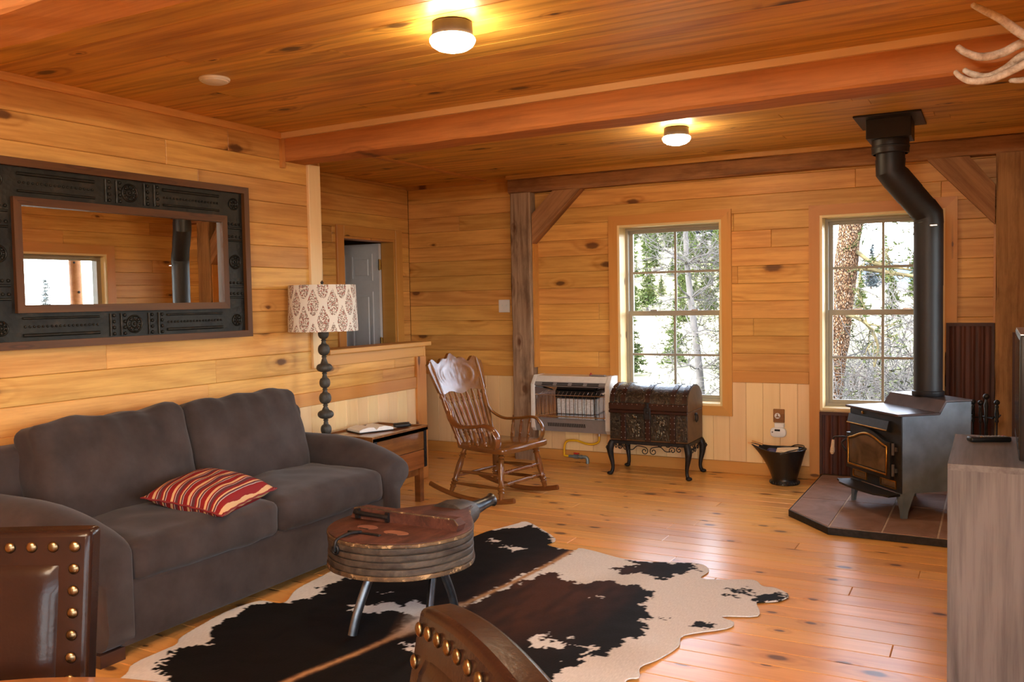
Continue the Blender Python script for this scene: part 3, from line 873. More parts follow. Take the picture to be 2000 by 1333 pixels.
for y0, y1, sd_ in ((-0.805, -0.003, 1), (0.003, 0.805, 2)):
    mb = soft(0.37, (y1-y0)/2, 0.085, 0.045, 22, (0.012, 0.0, 0.024), 0.010, sd_, 9)
    o = obj('seat_cushion', mb, M['suede'], sf, 70); o.location = (0.075, (y0+y1)/2, 0.365)
for y0, y1, sd_ in ((-0.80, -0.005, 3), (0.005, 0.80, 4)):
    mb = soft(0.105, (y1-y0)/2, 0.262, 0.055, 24, (0.040, 0.0, 0.004), 0.018, sd_, 6)
    for i, v in enumerate(mb.v):   # gathers at the top edge, fullness low down
        x, y, z = v
        k = max(0, z/0.27)
        mb.v[i] = (x*(1.10-0.28*k) + 0.008*sin(y*42+sd_)*k, y, z + 0.010*sin(y*23+sd_*2)*max(0,k-0.4))
    o = obj('back_cushion', mb, M['suede'], sf, 75); o.location = (-0.20, (y0+y1)/2, 0.610)
    o.rotation_euler = (0.0, -0.24, 0.0)
for x in (-0.36, FX-0.07):
    for y in (-0.90, 0.90):
        lg = MB().prism([(x-0.055, y-0.055), (x+0.055, y-0.055), (x+0.055, y+0.055), (x-0.055, y+0.055)], 0.0, 0.05)
        obj('foot', lg, M['dark_wood'], sf)

# ---- striped throw pillow lying on the seat
t = NT('striped_weave')
tc = t.n('TexCoord')
sep = t.n('SeparateXYZ', {0: tc.outputs['Object']})
wv = t.n('TexNoise', {'Vector': tc.outputs['Object'], 'Scale': 9.0, 'Detail': 2.0}).outputs[0]
x_ = t.math('ADD', sep.outputs[0], t.math('MULTIPLY', wv, 0.012))
st = t.math('FRACT', t.math('MULTIPLY', x_, 12.0))
RED, DRK, TAN, GRY = (0.22,0.012,0.012), (0.10,0.03,0.035), (0.62,0.36,0.17), (0.45,0.40,0.36)
col = t.ramp(st, [(0.0, RED), (0.20, TAN), (0.34, RED), (0.42, GRY), (0.46, DRK), (0.62, RED), (0.74, TAN), (0.82, DRK), (0.90, GRY), (0.94, RED)], 'CONSTANT')
fz = t.n('TexNoise', {'Vector': tc.outputs['Object'], 'Scale': 220.0}).outputs[0]
t.bsdf(col, 0.8, 0, 0.2, bump=fz, bs=0.3, bd=0.002)
M['stripes'] = t.m
pl = thing('throw_pillow', 'red and tan striped throw pillow lying on the sofa seat', 'pillow', (-3.135, 2.885, 0.505))
pl.rotation_euler = (radians(3), radians(9), radians(14))
n = 22; mb = MB(); vs = []; fs = []
for s_ in (1, -1):
    for i in range(n+1):
        for j in range(n+1):
            u = i/n*2-1; v = j/n*2-1
            pin = 1 - 0.10*(1-abs(u)**2.2)*abs(v)**6
            pin2 = 1 - 0.10*(1-abs(v)**2.2)*abs(u)**6
            th = 0.080*((1-abs(u)**3.2)*(1-abs(v)**3.2))**0.55
            vs.append((u*0.20*pin2, v*0.225*pin, s_*th*(1.0 if s_ > 0 else 0.75) + 0.006*sin(9*u)*cos(7*v)*(1-u*u)*(1-v*v)))
N1 = (n+1)*(n+1)
for s_ in (0, 1):
    for i in range(n):
        for j in range(n):
            a = s_*N1 + i*(n+1)+j
            fs.append((a, a+1, a+n+2, a+n+1))
mb.add(vs, fs)
obj('cover', mb, M['stripes'], pl, 80)
edge = []
for k in range(80):
    q = k/80*4
    e = int(q); f_ = (q-e)*2-1
    u, v = ((f_,-1),(1,f_),(-f_,1),(-1,-f_))[e]
    pin = 1 - 0.10*(1-abs(u)**2.2)*abs(v)**6; pin2 = 1 - 0.10*(1-abs(v)**2.2)*abs(u)**6
    edge.append((u*0.202*pin2, v*0.227*pin, 0.002*sin(k*1.9)))
M['welt'] = plain('red_welt_cord', (0.20,0.015,0.015), 0.8)
obj('welt', MB().tube(edge, 0.0045, 6, closed=True), M['welt'], pl, 80)

# ================================================================== FLOOR LAMP
M['lamp_metal'] = plain('grey_brown_cast_metal', (0.055,0.050,0.042), 0.6, 0.2, noise_amt=0.3, scale=60)
t = NT('paisley_linen')
tc = t.n('TexCoord')
sep = t.n('SeparateXYZ', {0: tc.outputs['Object']})
ang = t.math('ARCTAN2', sep.outputs[1], sep.outputs[0])
uu = t.math('MULTIPLY', ang, 11/(2*pi))
vv = t.math('DIVIDE', t.math('SUBTRACT', sep.outputs[2], 1.165), 0.205)
du = t.math('SUBTRACT', t.math('FRACT', t.math('ADD', uu, 20.0)), 0.5)
dv = t.math('SUBTRACT', t.math('FRACT', vv), 0.5)
du2 = t.math('SUBTRACT', t.math('FRACT', t.math('ADD', uu, 20.5)), 0.5)
dv2 = t.math('SUBTRACT', t.math('FRACT', t.math('ADD', vv, 0.5)), 0.5)
def motif(du, dv):
    wid = t.math('SUBTRACT', 0.315, t.math('MULTIPLY', t.math('MAXIMUM', dv, 0.0), 0.62))
    a = t.math('DIVIDE', du, wid)
    b = t.math('DIVIDE', dv, 0.42)
    return t.math('SQRT', t.math('ADD', t.math('MULTIPLY', a, a), t.math('MULTIPLY', b, b)))
dist = t.math('MINIMUM', motif(du, dv), motif(du2, dv2))
inside = t.math('LESS_THAN', dist, 0.95)
band = t.math('MULTIPLY', t.math('GREATER_THAN', dist, 0.80), inside)
vd = t.n('TexVoronoi', {'Vector': tc.outputs['Object'], 'Scale': 110.0}).outputs['Distance']
dots = t.math('LESS_THAN', vd, 0.40)
nz = t.n('TexNoise', {'Vector': tc.outputs['Object'], 'Scale': 130.0}).outputs[0]
lace = t.math('GREATER_THAN', nz, 0.50)
vd2 = t.n('TexVoronoi', {'Vector': tc.outputs['Object'], 'Scale': 75.0}).outputs['Distance']
reds = t.math('MULTIPLY', t.math('LESS_THAN', vd2, 0.30), inside)
c0 = (0.76,0.74,0.68)
c1 = t.mix(t.math('MULTIPLY', inside, lace), c0, (0.30,0.24,0.20))
c2 = t.mix(t.math('MULTIPLY', band, dots), c1, (0.22,0.17,0.15))
c3 = t.mix(reds, c2, (0.34,0.09,0.07))
pb = t.bsdf(c3, 0.85, 0, 0.2)
M['paisley'] = t.m
M['shade_lining'] = plain('white_shade_lining', (0.75,0.72,0.66), 0.8)
la = thing('floor_lamp', 'beaded metal floor lamp with paisley drum shade beside the sofa', 'lamp', (-3.66, 4.305, 0))
obj('base', MB().lathe([(0.10,0),(0.102,0.012),(0.085,0.022),(0.035,0.035),(0.018,0.06)], 28), M['lamp_metal'], la, 50)
prof = [(0.010, 0.05)]
def bead(z, r, h): return [(0.012, z-h-0.016), (0.017, z-h-0.008), (0.011, z-h-0.002)] + [(max(0.011, r*cos(t_)**0.62), z+h*sin(t_)) for t_ in [(-pi/2+pi*k/10) for k in range(1, 10)]]
for z, r, h in ((0.16,0.036,0.036),(0.27,0.050,0.028),(0.375,0.036,0.036),(0.48,0.036,0.034),(0.575,0.034,0.034),(0.67,0.050,0.027),(0.772,0.038,0.036),(0.868,0.034,0.033),(0.962,0.050,0.027),(1.075,0.037,0.036),(1.175,0.034,0.034)):
    prof += bead(z, r, h)
prof += [(0.010, 1.23), (0.008, 1.30), (0.006, 1.47)]
obj('stem', MB().lathe(prof, 20), M['lamp_metal'], la, 60)
R0, R1, z0, z1 = 0.215, 0.205, 1.190, 1.475
sh = MB().lathe([(R0, z0), (R1, z1), (R1-0.004, z1), (R0-0.004, z0), (R0, z0)], 56, cap=False)
obj('shade', sh, M['paisley'], la, 40)
obj('shade_ring', MB().tube([(R1*cos(2*pi*k/32)*0.985, R1*sin(2*pi*k/32)*0.985, z1-0.01) for k in range(32)], 0.003, 6, closed=True), M['lamp_metal'], la, 50)
sp = MB()
for k in range(3):
    a = 2*pi*k/3
    sp.tube([(0,0,z1-0.012),(R1*0.98*cos(a),R1*0.98*sin(a),z1-0.012)], 0.003, 6)
obj('spider', sp, M['lamp_metal'], la, 50)
obj('finial', MB().lathe([(0.006,1.465),(0.012,1.475),(0.007,1.483),(0.011,1.492),(0.0001,1.505)], 12), M['lamp_metal'], la, 50)

# ================================================================== END TABLE (old crate on legs)
M['crate'] = wood('varnished_crate_wood', (0.25,0.088,0.021), (0.10,0.030,0.008), knots=0.35, kx=3, ky=6, ksize=0.12, rough=0.30, ring=0.4, streak=0.6, var=0.15, coat=0.5, stain=0.55)
M['iron'] = plain('blackened_iron', (0.022,0.020,0.020), 0.5, 0.6, noise_amt=0.4, scale=50)
et = thing('end_table', 'old varnished crate end table behind the sofa arm', 'table', (-3.605, 4.735, 0))
# local x -0.19..0.19, y -0.29..0.29, top at 0.51
for s_ in (-1, 1):
    for k in range(2):
        a = board('side_board', et, (s_*0.185, -0.285*s_, 0.235+0.125*k), (0,s_,0), (0,0,1), 0.57, 0.122, 0.02, M['crate'])
        b = board('end_board', et, (-0.18*s_*-1, s_*0.268, 0.235+0.125*k), (-s_,0,0), (0,0,1), 0.36, 0.122, 0.02, M['crate'])
for k in range(3):
    board('top_board', et, (-0.21+0.14*k, -0.305, 0.488), (0,1,0), (-1,0,0), 0.61, 0.138, 0.022, M['crate']) if False else board('top_board', et, (-0.21+0.14*(k+1), -0.305, 0.488), (0,1,0), (-1,0,0), 0.61, 0.138, 0.022, M['crate'])
for x in (-0.21, 0.185):
    obj('top_lip', MB().box(x, x+0.025, -0.31, 0.31, 0.488, 0.520), M['crate'], et)
for y in (-0.31, 0.285):
    obj('top_lip', MB().box(-0.185, 0.185, y, y+0.025, 0.488, 0.520), M['crate'], et)
for sx in (-1, 1):
    for sy in (-1, 1):
        st_ = MB().box(min(sx*0.178, sx*0.209), max(sx*0.178, sx*0.209), min(sy*0.262, sy*0.291), max(sy*0.262, sy*0.291), 0.24, 0.487)
        for k in range(6):
            st_.ball((sx*0.210, sy*0.276, 0.26+k*0.04), 0.005, 6, 4)
        obj('iron_corner', st_, M['iron'], et)
        obj('leg', MB().box(sx*0.165-0.022, sx*0.165+0.022, sy*0.255-0.022, sy*0.255+0.022, 0, 0.24), M['crate'], et)
obj('apron', MB().box(-0.175, 0.175, -0.262, 0.262, 0.185, 0.235), M['crate'], et)

M['paper'] = plain('white_paper', (0.80,0.79,0.76), 0.7, noise_amt=0.05)
M['leather_black'] = plain('black_leather', (0.014,0.012,0.011), 0.5, noise_amt=0.2)
bk = thing('open_book', 'open book with white pages lying on the end table', 'book', (-3.635, 4.72, 0.512), radians(66))
def page_block(s_):
    top = [(0.0, 0.012), (0.02, 0.030), (0.06, 0.034), (0.105, 0.026), (0.125, 0.018)]
    poly = [(s_*a, b) for a, b in top] + [(s_*0.125, 0.006), (0.0, 0.006)]
    return MB().prism(poly, -0.085, 0.085, 'y')
for s_ in (-1, 1):
    obj('pages', page_block(s_), M['paper'], bk, 50)
obj('cover', MB().rbox(-0.132, 0.132, -0.09, 0.09, 0.0, 0.006, 0.002, 1), M['leather_black'], bk)
gs = thing('eyeglasses_case', 'small black case lying beside the open book', 'case', (-3.528, 4.93, 0.5125), radians(60))
obj('body', soft(0.06, 0.022, 0.012, 0.011, 6, (0,0,0.003)), M['leather_black'], gs, 70).location = (0, 0, 0.0125)
obj('flap', soft(0.058, 0.011, 0.004, 0.0038, 4), M['leather_black'], gs, 70).location = (0, 0.012, 0.026)
# ================================================================== ROCKING CHAIR
M['oak'] = wood('varnished_oak', (0.19,0.068,0.017), (0.085,0.026,0.007), knots=0.0, rough=0.22, ring=0.35, streak=0.5, var=0.04, coat=0.4, coatr=0.16, spec=0.4)
rc = thing('rocking_chair', 'varnished oak rocking chair with carved crest and turned spindles', 'chair', (-3.00, 5.34, 0), radians(-9))
OK_ = M['oak']
TURN = [(0,0.55),(0.04,0.8),(0.10,0.8),(0.13,1.15),(0.16,0.8),(0.19,1.2),(0.22,0.8),(0.25,1.15),(0.29,0.8),(0.40,1.0),(0.62,1.05),(0.74,0.8),(0.77,1.2),(0.80,0.8),(0.83,1.15),(0.86,0.8),(0.94,0.7),(1,0.5)]
def turned(a, b, r): return MB().spindle(a, b, [(t_, k*r) for t_, k in TURN], 10)
RR = 1.35
def rz_(x): return RR - sqrt(RR*RR-x*x)
for s_ in (-1, 1):
    pts = [(x, s_*0.25, rz_(x)+0.018) for x in [(-0.43+0.74*k/20) for k in range(21)]]
    obj('rocker', MB().tube(pts, [0.021]*21, 8, squash=(0.85,0.72)), OK_, rc, 50)
    obj('leg', turned((0.20, s_*0.25, rz_(0.20)+0.03), (0.155, s_*0.185, 0.375), 0.021), OK_, rc, 50)
    obj('leg', turned((-0.24, s_*0.245, rz_(-0.24)+0.03), (-0.17, s_*0.165, 0.365), 0.021), OK_, rc, 50)
    obj('side_stretcher', MB().spindle((0.178, s_*0.220, 0.20), (-0.205, s_*0.205, 0.19), [(0,0.008),(0.5,0.013),(1,0.008)], 8), OK_, rc, 50)
    obj('side_stretcher', MB().spindle((0.190, s_*0.236, 0.115), (-0.225, s_*0.226, 0.11), [(0,0.008),(0.5,0.013),(1,0.008)], 8), OK_, rc, 50)
    # back post
    obj('back_post', MB().spindle((-0.195, s_*0.185, 0.36), (-0.415, s_*0.250, 0.945), [(0,0.014),(0.04,0.018),(0.08,0.013),(0.11,0.02),(0.14,0.014),(0.3,0.019),(0.5,0.020),(0.55,0.015),(0.58,0.023),(0.61,0.015),(0.64,0.019),(0.9,0.017),(1,0.010)], 10), OK_, rc, 50)
    # bent arm
    pts = catmull([(-0.272, s_*0.212, 0.60), (-0.235, s_*0.232, 0.545), (-0.15, s_*0.252, 0.508), (-0.02, s_*0.266, 0.515), (0.08, s_*0.268, 0.530), (0.145, s_*0.264, 0.512), (0.185, s_*0.256, 0.455), (0.178, s_*0.245, 0.395), (0.140, s_*0.235, 0.368)], 5)
    obj('arm', MB().tube(pts, [0.017]*len(pts), 8, squash=(0.62,1.5)), OK_, rc, 50)
    for k in range(3):
        xa = -0.085+0.072*k
        obj('arm_spindle', turned((xa+0.01, s_*0.232, 0.372), (xa, s_*0.276, 0.515), 0.0105), OK_, rc, 50)
seat = [(-0.225,-0.185),(-0.1,-0.225),(0.08,-0.255),(0.19,-0.262),(0.235,-0.22),(0.25,0.0),(0.235,0.22),(0.19,0.262),(0.08,0.255),(-0.1,0.225),(-0.225,0.185)]
st_ = []
sv = catmull([(a,b,0) for a,b in seat]+[(seat[0][0],seat[0][1],0)], 4)[:-1]
mb = MB().prism([(v.x, v.y) for v in sv], 0.345, 0.385, 'z', inset=0.012)
obj('seat', mb, OK_, rc, 45)
def backline(y, z): # lean of the back
    return -0.20-0.385*(z-0.37) + 0.35*y*y - 0.02
for k in range(7):
    y0 = -0.135+0.045*k; y1 = -0.185+0.0617*k
    obj('back_spindle', turned((-0.205+0.3*y0*y0, y0, 0.375), (backline(y1,0.73), y1, 0.735), 0.0125), OK_, rc, 50)
# crest rail, pressed carving
def crest_top(y): return 0.955 + 0.020*cos(y*2*pi/0.30) + 0.012*cos(y*2*pi/0.11) - 0.03*(abs(y)/0.27)**6
def crest_bot(y): return 0.715 - 0.012*cos(y*2*pi/0.26) + 0.016*(abs(y)/0.27)**4
vs = []; fs = []; ny, nz_ = 40, 14
for face in (0, 1):
    for i in range(ny+1):
        y = -0.288+0.576*i/ny
        for j in range(nz_+1):
            z = crest_bot(y)+(crest_top(y)-crest_bot(y))*j/nz_
            d_ = 0.0
            if face == 0:
                R_ = sqrt((y/0.17)**2+((z-0.835)/0.085)**2)
                d_ = 0.004*max(0, 1-abs(R_-1)*6) + 0.003*max(0, 1-abs(R_-1.35)*7) + 0.003*(noise.noise(Vector((y*60, z*60, 0))) if R_ < 0.8 else 0)
            tp_k = 0.86+0.14*min(1, max(0, (z-0.71)/0.18))
            vs.append((backline(y, z)+(0.012 if face == 0 else -0.012)+d_, y*tp_k, z))
N1 = (ny+1)*(nz_+1)
for f_ in (0, 1):
    for i in range(ny):
        for j in range(nz_):
            a = f_*N1+i*(nz_+1)+j
            fs.append((a, a+1, a+nz_+2, a+nz_+1))
for i in range(ny):
    for j in (0, nz_):
        a = i*(nz_+1)+j
        fs.append((a, a+nz_+1, a+nz_+1+N1, a+N1))
for j in range(nz_):
    for i in (0, ny):
        a = i*(nz_+1)+j
        fs.append((a, a+1, a+1+N1, a+N1))
obj('crest_rail', MB().add(vs, fs), OK_, rc, 50)
for z in (0.215, 0.135):
    obj('front_stretcher', turned((0.185, -0.222, z), (0.185, 0.222, z), 0.013), OK_, rc, 50)
obj('rear_stretcher', MB().spindle((-0.205, -0.205, 0.16), (-0.205, 0.205, 0.16), [(0,0.008),(0.5,0.012),(1,0.008)], 8), OK_, rc, 50)

# ================================================================== WALL HEATER
M['heater_white'] = plain('cream_enamel', (0.66,0.64,0.60), 0.4, noise_amt=0.06)
M['heater_grey'] = plain('grey_enamel', (0.24,0.23,0.235), 0.42, 0.2, noise_amt=0.05)
M['chrome'] = plain('polished_reflector', (0.72,0.72,0.74), 0.12, 1.0, noise_amt=0.05)
M['ceramic'] = plain('white_ceramic_plaque', (0.62,0.63,0.65), 0.7, noise_amt=0.25, scale=80)
M['maroon'] = plain('maroon_badge', (0.07,0.01,0.012), 0.4)
M['red_plastic'] = plain('red_knob', (0.45,0.02,0.015), 0.4)
ht = thing('gas_heater', 'cream and chrome gas wall heater between post and trunk', 'heater', (-3.03, YB, 0.0))
yf = -0.21
prof_side = [(0.0,0.27),(yf+0.03,0.27),(yf,0.30),(yf,0.66),(yf+0.06,0.735),(0.0,0.735)]
for x0, x1 in ((-0.352,-0.318),(0.312,0.352)):
    obj('side_panel', MB().prism(prof_side, x0, x1, 'x', inset=0.006), M['heater_white'], ht, 35)
obj('top_panel', MB().prism([(0.0,0.70),(yf+0.075,0.70),(yf+0.062,0.728),(0.0,0.732)], -0.318, 0.312, 'x'), M['heater_white'], ht)
obj('top_trim', MB().prism([(yf+0.02,0.682),(yf+0.058,0.728),(yf+0.064,0.728),(yf+0.028,0.682)], -0.318, 0.312, 'x'), M['heater_white'], ht)
vp = obj('vent_panel', MB().prism([(yf+0.004,0.655),(yf+0.024,0.682),(yf+0.035,0.682),(yf+0.03,0.640)], -0.318, 0.312, 'x'), M['heater_grey'], ht)
for k in range(4):
    xa = -0.25+0.135*k
    for q in range(2):
        obj('vent_slot', MB().prism([(yf+0.0005+0.010*q,0.6605+0.0115*q-0.003),(yf+0.0045+0.010*q,0.6665+0.0115*q-0.003),(yf+0.01+0.01*q,0.664+0.0115*q-0.003),(yf+0.006+0.01*q,0.658+0.0115*q-0.003)], xa, xa+0.10, 'x'), M['black_plastic'], vp)
obj('back_reflector', MB().box(-0.318,0.312,-0.07,-0.06,0.38,0.66), M['chrome'], ht)
for s_ in (-1, 1):
    a = -0.316 if s_ < 0 else 0.310
    obj('side_reflector', MB().add([(a,yf+0.01,0.385),(a-s_*0.14,-0.08,0.40),(a-s_*0.14,-0.08,0.60),(a,yf+0.01,0.64),(a,yf+0.015,0.385),(a-s_*0.14,-0.075,0.40),(a-s_*0.14,-0.075,0.60),(a,yf+0.015,0.64)], [(0,1,2,3),(4,7,6,5),(0,4,5,1),(3,2,6,7),(0,3,7,4)]), M['chrome'], ht)
obj('hood_reflector', MB().add([(-0.316,yf+0.02,0.652),(0.310,yf+0.02,0.652),(0.17,-0.08,0.60),(-0.176,-0.08,0.60)], [(0,1,2,3)]), M['chrome'], ht)
obj('floor_reflector', MB().add([(-0.316,yf+0.01,0.385),(0.310,yf+0.01,0.385),(0.17,-0.08,0.41),(-0.176,-0.08,0.41)], [(0,1,2,3)]), M['chrome'], ht)
for k in range(4):
    xa = -0.165+0.083*k
    obj('ceramic_plaque', MB().rbox(xa, xa+0.078, -0.098, -0.075, 0.41, 0.535, 0.004, 1), M['ceramic'], ht)
obj('burner_box', MB().box(-0.17,0.17,-0.095,-0.075,0.54,0.60), M['black_plastic'], ht)
for k in range(17):
    xa = -0.30+0.0372*k
    obj('guard_wire', MB().tube([(xa, yf+0.012, 0.39), (xa, yf+0.006, 0.50), (xa, yf+0.012, 0.57), (xa, yf+0.06, 0.60)], 0.0022, 5), M['chrome'], ht, 60)
obj('guard_rail', MB().tube([(-0.316, yf+0.008, 0.40), (0.310, yf+0.008, 0.40)], 0.004, 6), M['brass'], ht, 60)
obj('guard_rail', MB().tube([(-0.316, yf+0.012, 0.574), (0.310, yf+0.012, 0.574)], 0.003, 6), M['chrome'], ht, 60)
lp = obj('control_panel', MB().prism([(yf-0.004,0.375),(yf+0.012,0.385),(0.0,0.385),(0.0,0.272),(yf+0.03,0.272)], -0.318, 0.312, 'x'), M['heater_grey'], ht)
for k in range(22):
    xa = -0.20+0.0155*k
    obj('grille_slot', MB().prism([(yf+0.0025,0.345),(yf+0.0125,0.315),(yf+0.018,0.317),(yf+0.008,0.347)], xa, xa+0.007, 'x'), M['black_plastic'], lp)
obj('badge', MB().prism([(yf+0.0005,0.352),(yf+0.0075,0.332),(yf+0.012,0.334),(yf+0.005,0.354)], -0.295, -0.262, 'x'), M['maroon'], lp)
obj('knob', MB().lathe([(0.012,0.732),(0.012,0.745),(0.006,0.746),(0.006,0.757),(0.0001,0.758)], 14, (0.155,-0.12,0)), M['red_plastic'], ht, 40)
obj('igniter_bar', MB().rbox(0.15,0.28,-0.135,-0.10,0.732,0.742,0.003,1), M['heater_grey'], ht)

M['yellow_hose'] = plain('yellow_coated_hose', (0.78,0.44,0.01), 0.4, noise_amt=0.05)
M['grey_pipe'] = plain('galvanised_pipe', (0.22,0.28,0.30), 0.45, 0.6, noise_amt=0.15)
gp = thing('gas_line', 'yellow gas hose with red handled valve below the heater', 'pipe', (-3.03, YB, 0))
obj('outlet', MB().tube([(0.20,-0.07,0.272),(0.20,-0.07,0.232)], 0.010, 10), M['steel'], gp, 40)
pts = catmull([(0.20,-0.07,0.236),(0.195,-0.07,0.19),(0.15,-0.07,0.165),(0.08,-0.07,0.165),(0.0,-0.07,0.185),(-0.08,-0.07,0.180),(-0.112,-0.07,0.145),(-0.118,-0.07,0.07),(-0.112,-0.07,0.055),(-0.07,-0.07,0.052)], 6)
obj('hose', MB().tube(pts, 0.0095, 8), M['yellow_hose'], gp, 60)
vb = MB().tube([(-0.075,-0.07,0.052),(0.03,-0.07,0.052)], 0.012, 10)
vb.tube([(-0.03,-0.07,0.052),(0.01,-0.07,0.052)], 0.018, 10)
vb.tube([(0.03,-0.07,0.052),(0.045,-0.07,0.052)], 0.018, 10)
vb.tube(catmull([(0.04,-0.07,0.052),(0.075,-0.07,0.052),(0.092,-0.07,0.035),(0.092,-0.07,0.0)],4), 0.014, 10)
obj('valve_body', vb, M['grey_pipe'], gp, 50)
obj('valve_handle', MB().rbox(-0.03,0.015,-0.08,-0.06,0.073,0.084,0.003,1).tube([(-0.01,-0.07,0.065),(-0.01,-0.07,0.077)],0.006,8), M['red_plastic'], gp)

# ================================================================== DOMED TRUNK ON AN IRON STAND
t = NT('embossed_dark_metal')
p, r_ = t.pos()
vo = t.n('TexVoronoi', {'Vector': p, 'Scale': 46.0}, feature='SMOOTH_F1').outputs['Distance']
n1 = t.n('TexNoise', {'Vector': p, 'Scale': 34.0, 'Detail': 5.0, 'Distortion': 2.0}).outputs[0]
col = t.ramp(n1, [(0.35, (0.010,0.008,0.006)), (0.55, (0.035,0.026,0.017)), (0.72, (0.11,0.09,0.06))])
t.bsdf(col, 0.32, 0.35, 0.5, coat=0.5, bump=t.math('ADD', n1, t.math('MULTIPLY', vo, 0.5)), bs=0.7, bd=0.006)
M['embossed'] = t.m
M['trunk_wood'] = wood('red_brown_trunk_wood', (0.030,0.010,0.006), (0.014,0.005,0.003), knots=0, rough=0.35, ring=0.3, streak=0.5, coat=0.15)
M['trunk_end'] = wood('brown_trunk_end', (0.11,0.050,0.020), (0.055,0.023,0.009), knots=0.1, rough=0.45, ring=0.4, streak=0.5)
M['stud'] = plain('pewter_studs', (0.35,0.34,0.32), 0.3, 1.0)
ts = thing('trunk_stand', 'black iron stand with cabriole legs under the trunk', 'stand', (-2.283, 6.535, 0))
hx, hy = 0.305, 0.185
fr = MB()
for (a, b, c_, d) in ((-hx, hx, -hy, -hy+0.02), (-hx, hx, hy-0.02, hy), (-hx, -hx+0.02, -hy+0.02, hy-0.02), (hx-0.02, hx, -hy+0.02, hy-0.02)): fr.box(a, b, c_, d, 0.245, 0.270)
obj('frame', fr, M['iron'], ts)
for sx in (-1, 1):
    for sy in (-1, 1):
        x0, y0 = sx*(hx-0.012), sy*(hy-0.012)
        o_ = Vector((sx, sy*0.6, 0)).normalized()
        path = [(0.0, 0.262), (0.012, 0.235), (0.020, 0.20), (0.014, 0.15), (0.004, 0.10), (0.0, 0.06), (0.006, 0.030), (0.018, 0.014)]
        rr = [0.024, 0.028, 0.027, 0.021, 0.016, 0.013, 0.014, 0.012]
        cp = catmull([(x0+o_.x*d, y0+o_.y*d, z) for d, z in path], 4)
        rad = []
        for i in range(len(cp)):
            q = i/4; k = min(int(q), len(rr)-2); rad.append(rr[k]+(rr[k+1]-rr[k])*(q-k))
        lg = MB().tube(cp, rad, 10)
        lg.ball((x0+o_.x*0.022, y0+o_.y*0.022, 0.014), 0.022, 10, 6, (1.15,1.15,0.62))
        lo = obj('leg', lg, M['iron'], ts, 60)
        ro = MB()
        for k in range(6):
            a = 2*pi*k/6
            ro.ball((x0+o_.x*0.040*1.0+0.010*cos(a)*abs(sy)*1, y0+sy*0.022, 0.213+0.012*sin(a)), 0.006, 6, 4)
        obj('knee_flower', ro, M['iron'], lo, 60)
def scroll(cx, cz, r, turns, s_, a0=90):
    pts = []
    for k in range(26):
        q = k/25; a = radians(a0) + s_*turns*2*pi*q
        rr_ = r*(1-0.75*q)
        pts.append((cx+rr_*cos(a), cz+rr_*sin(a)))
    return pts
for yy, nm in ((-hy+0.01, 'scrollwork'), (hy-0.01, 'scrollwork')):
    sc_ = MB()
    for s_ in (-1, 1):
        sc_.tube([(x, yy, z) for x, z in scroll(s_*0.035, 0.198, 0.030, 1.3, s_, 90)], 0.0035, 6)
        pts = catmull([(s_*0.035, yy, 0.228), (s_*0.09, yy, 0.235), (s_*0.13, yy, 0.205), (s_*0.17, yy, 0.205)], 5)
        sc_.tube(pts, 0.0035, 6)
        sc_.tube([(x, yy, z) for x, z in scroll(s_*0.185, 0.215, 0.026, 1.2, -s_, 200 if s_ > 0 else -20)], 0.0035, 6)
        sc_.tube([(x, yy, z) for x, z in scroll(s_*0.235, 0.222, 0.022, 1.2, s_, 90)], 0.0035, 6)
    obj(nm, sc_, M['iron'], ts, 60)
for xx in (-hx+0.01, hx-0.01):
    sc_ = MB()
    for s_ in (-1, 1):
        sc_.tube([(xx, x, z) for x, z in scroll(s_*0.035, 0.205, 0.030, 1.3, s_, 90)], 0.0035, 6)
        sc_.tube([(xx, x, z) for x, z in scroll(s_*0.095, 0.215, 0.024, 1.2, -s_, 90)], 0.0035, 6)
    obj('scrollwork', sc_, M['iron'], ts, 60)
tk = thing('storage_trunk', 'dark domed trunk with embossed panels under the left window', 'trunk', (-2.283, 6.535, 0.2715))
HX, HY = 0.308, 0.188
obj('body', MB().rbox(-HX, HX, -HY, HY, 0.0, 0.235, 0.006, 1), M['trunk_end'], tk)
for (a, b) in ((-HX+0.003, -0.215), (-0.175, -0.022), (0.022, 0.175), (0.215, HX-0.003)):
    obj('front_panel', MB().rbox(a, b, -HY-0.006, -HY+0.004, 0.012, 0.212, 0.003, 1), M['embossed'], tk)
def vine(cx):
    mb = MB(); rnd = random.Random(int(cx*1000)+9)
    pts = [(cx+0.012*sin(k*1.1), -HY-0.008, 0.03+0.165*k/9) for k in range(10)]
    mb.tube(catmull(pts, 3), 0.003, 6)
    for k in range(26):
        z = 0.03+0.17*rnd.random(); x = cx+rnd.uniform(-0.052, 0.052)*(1-abs(z-0.1)/0.16)
        mb.ball((x, -HY-0.008, z), rnd.uniform(0.005, 0.010), 6, 4, (1, 0.5, 1))
    return mb
for cx in (-0.098, 0.098):
    obj('vine_relief', vine(cx), plain('pewter_relief_%d' % (cx > 0), (0.16,0.14,0.10), 0.35, 0.8, noise_amt=0.5, scale=40), tk, 60)
for x in (-0.195, 0.0, 0.195):
    sl = obj('front_slat', MB().rbox(x-0.021, x+0.021, -HY-0.014, -HY+0.002, 0.0, 0.218, 0.004, 1), M['trunk_wood'], tk)
    sm = MB()
    for k in range(5):
        for s_ in (-1, 1): sm.ball((x+s_*0.015, -HY-0.014, 0.025+0.042*k), 0.0042, 6, 4)
    obj('studs', sm, M['stud'], sl, 60)
bn = obj('front_band', MB().rbox(-HX-0.004, HX+0.002, -HY-0.016, -HY+0.004, 0.213, 0.236, 0.004, 1), M['trunk_wood'], tk)
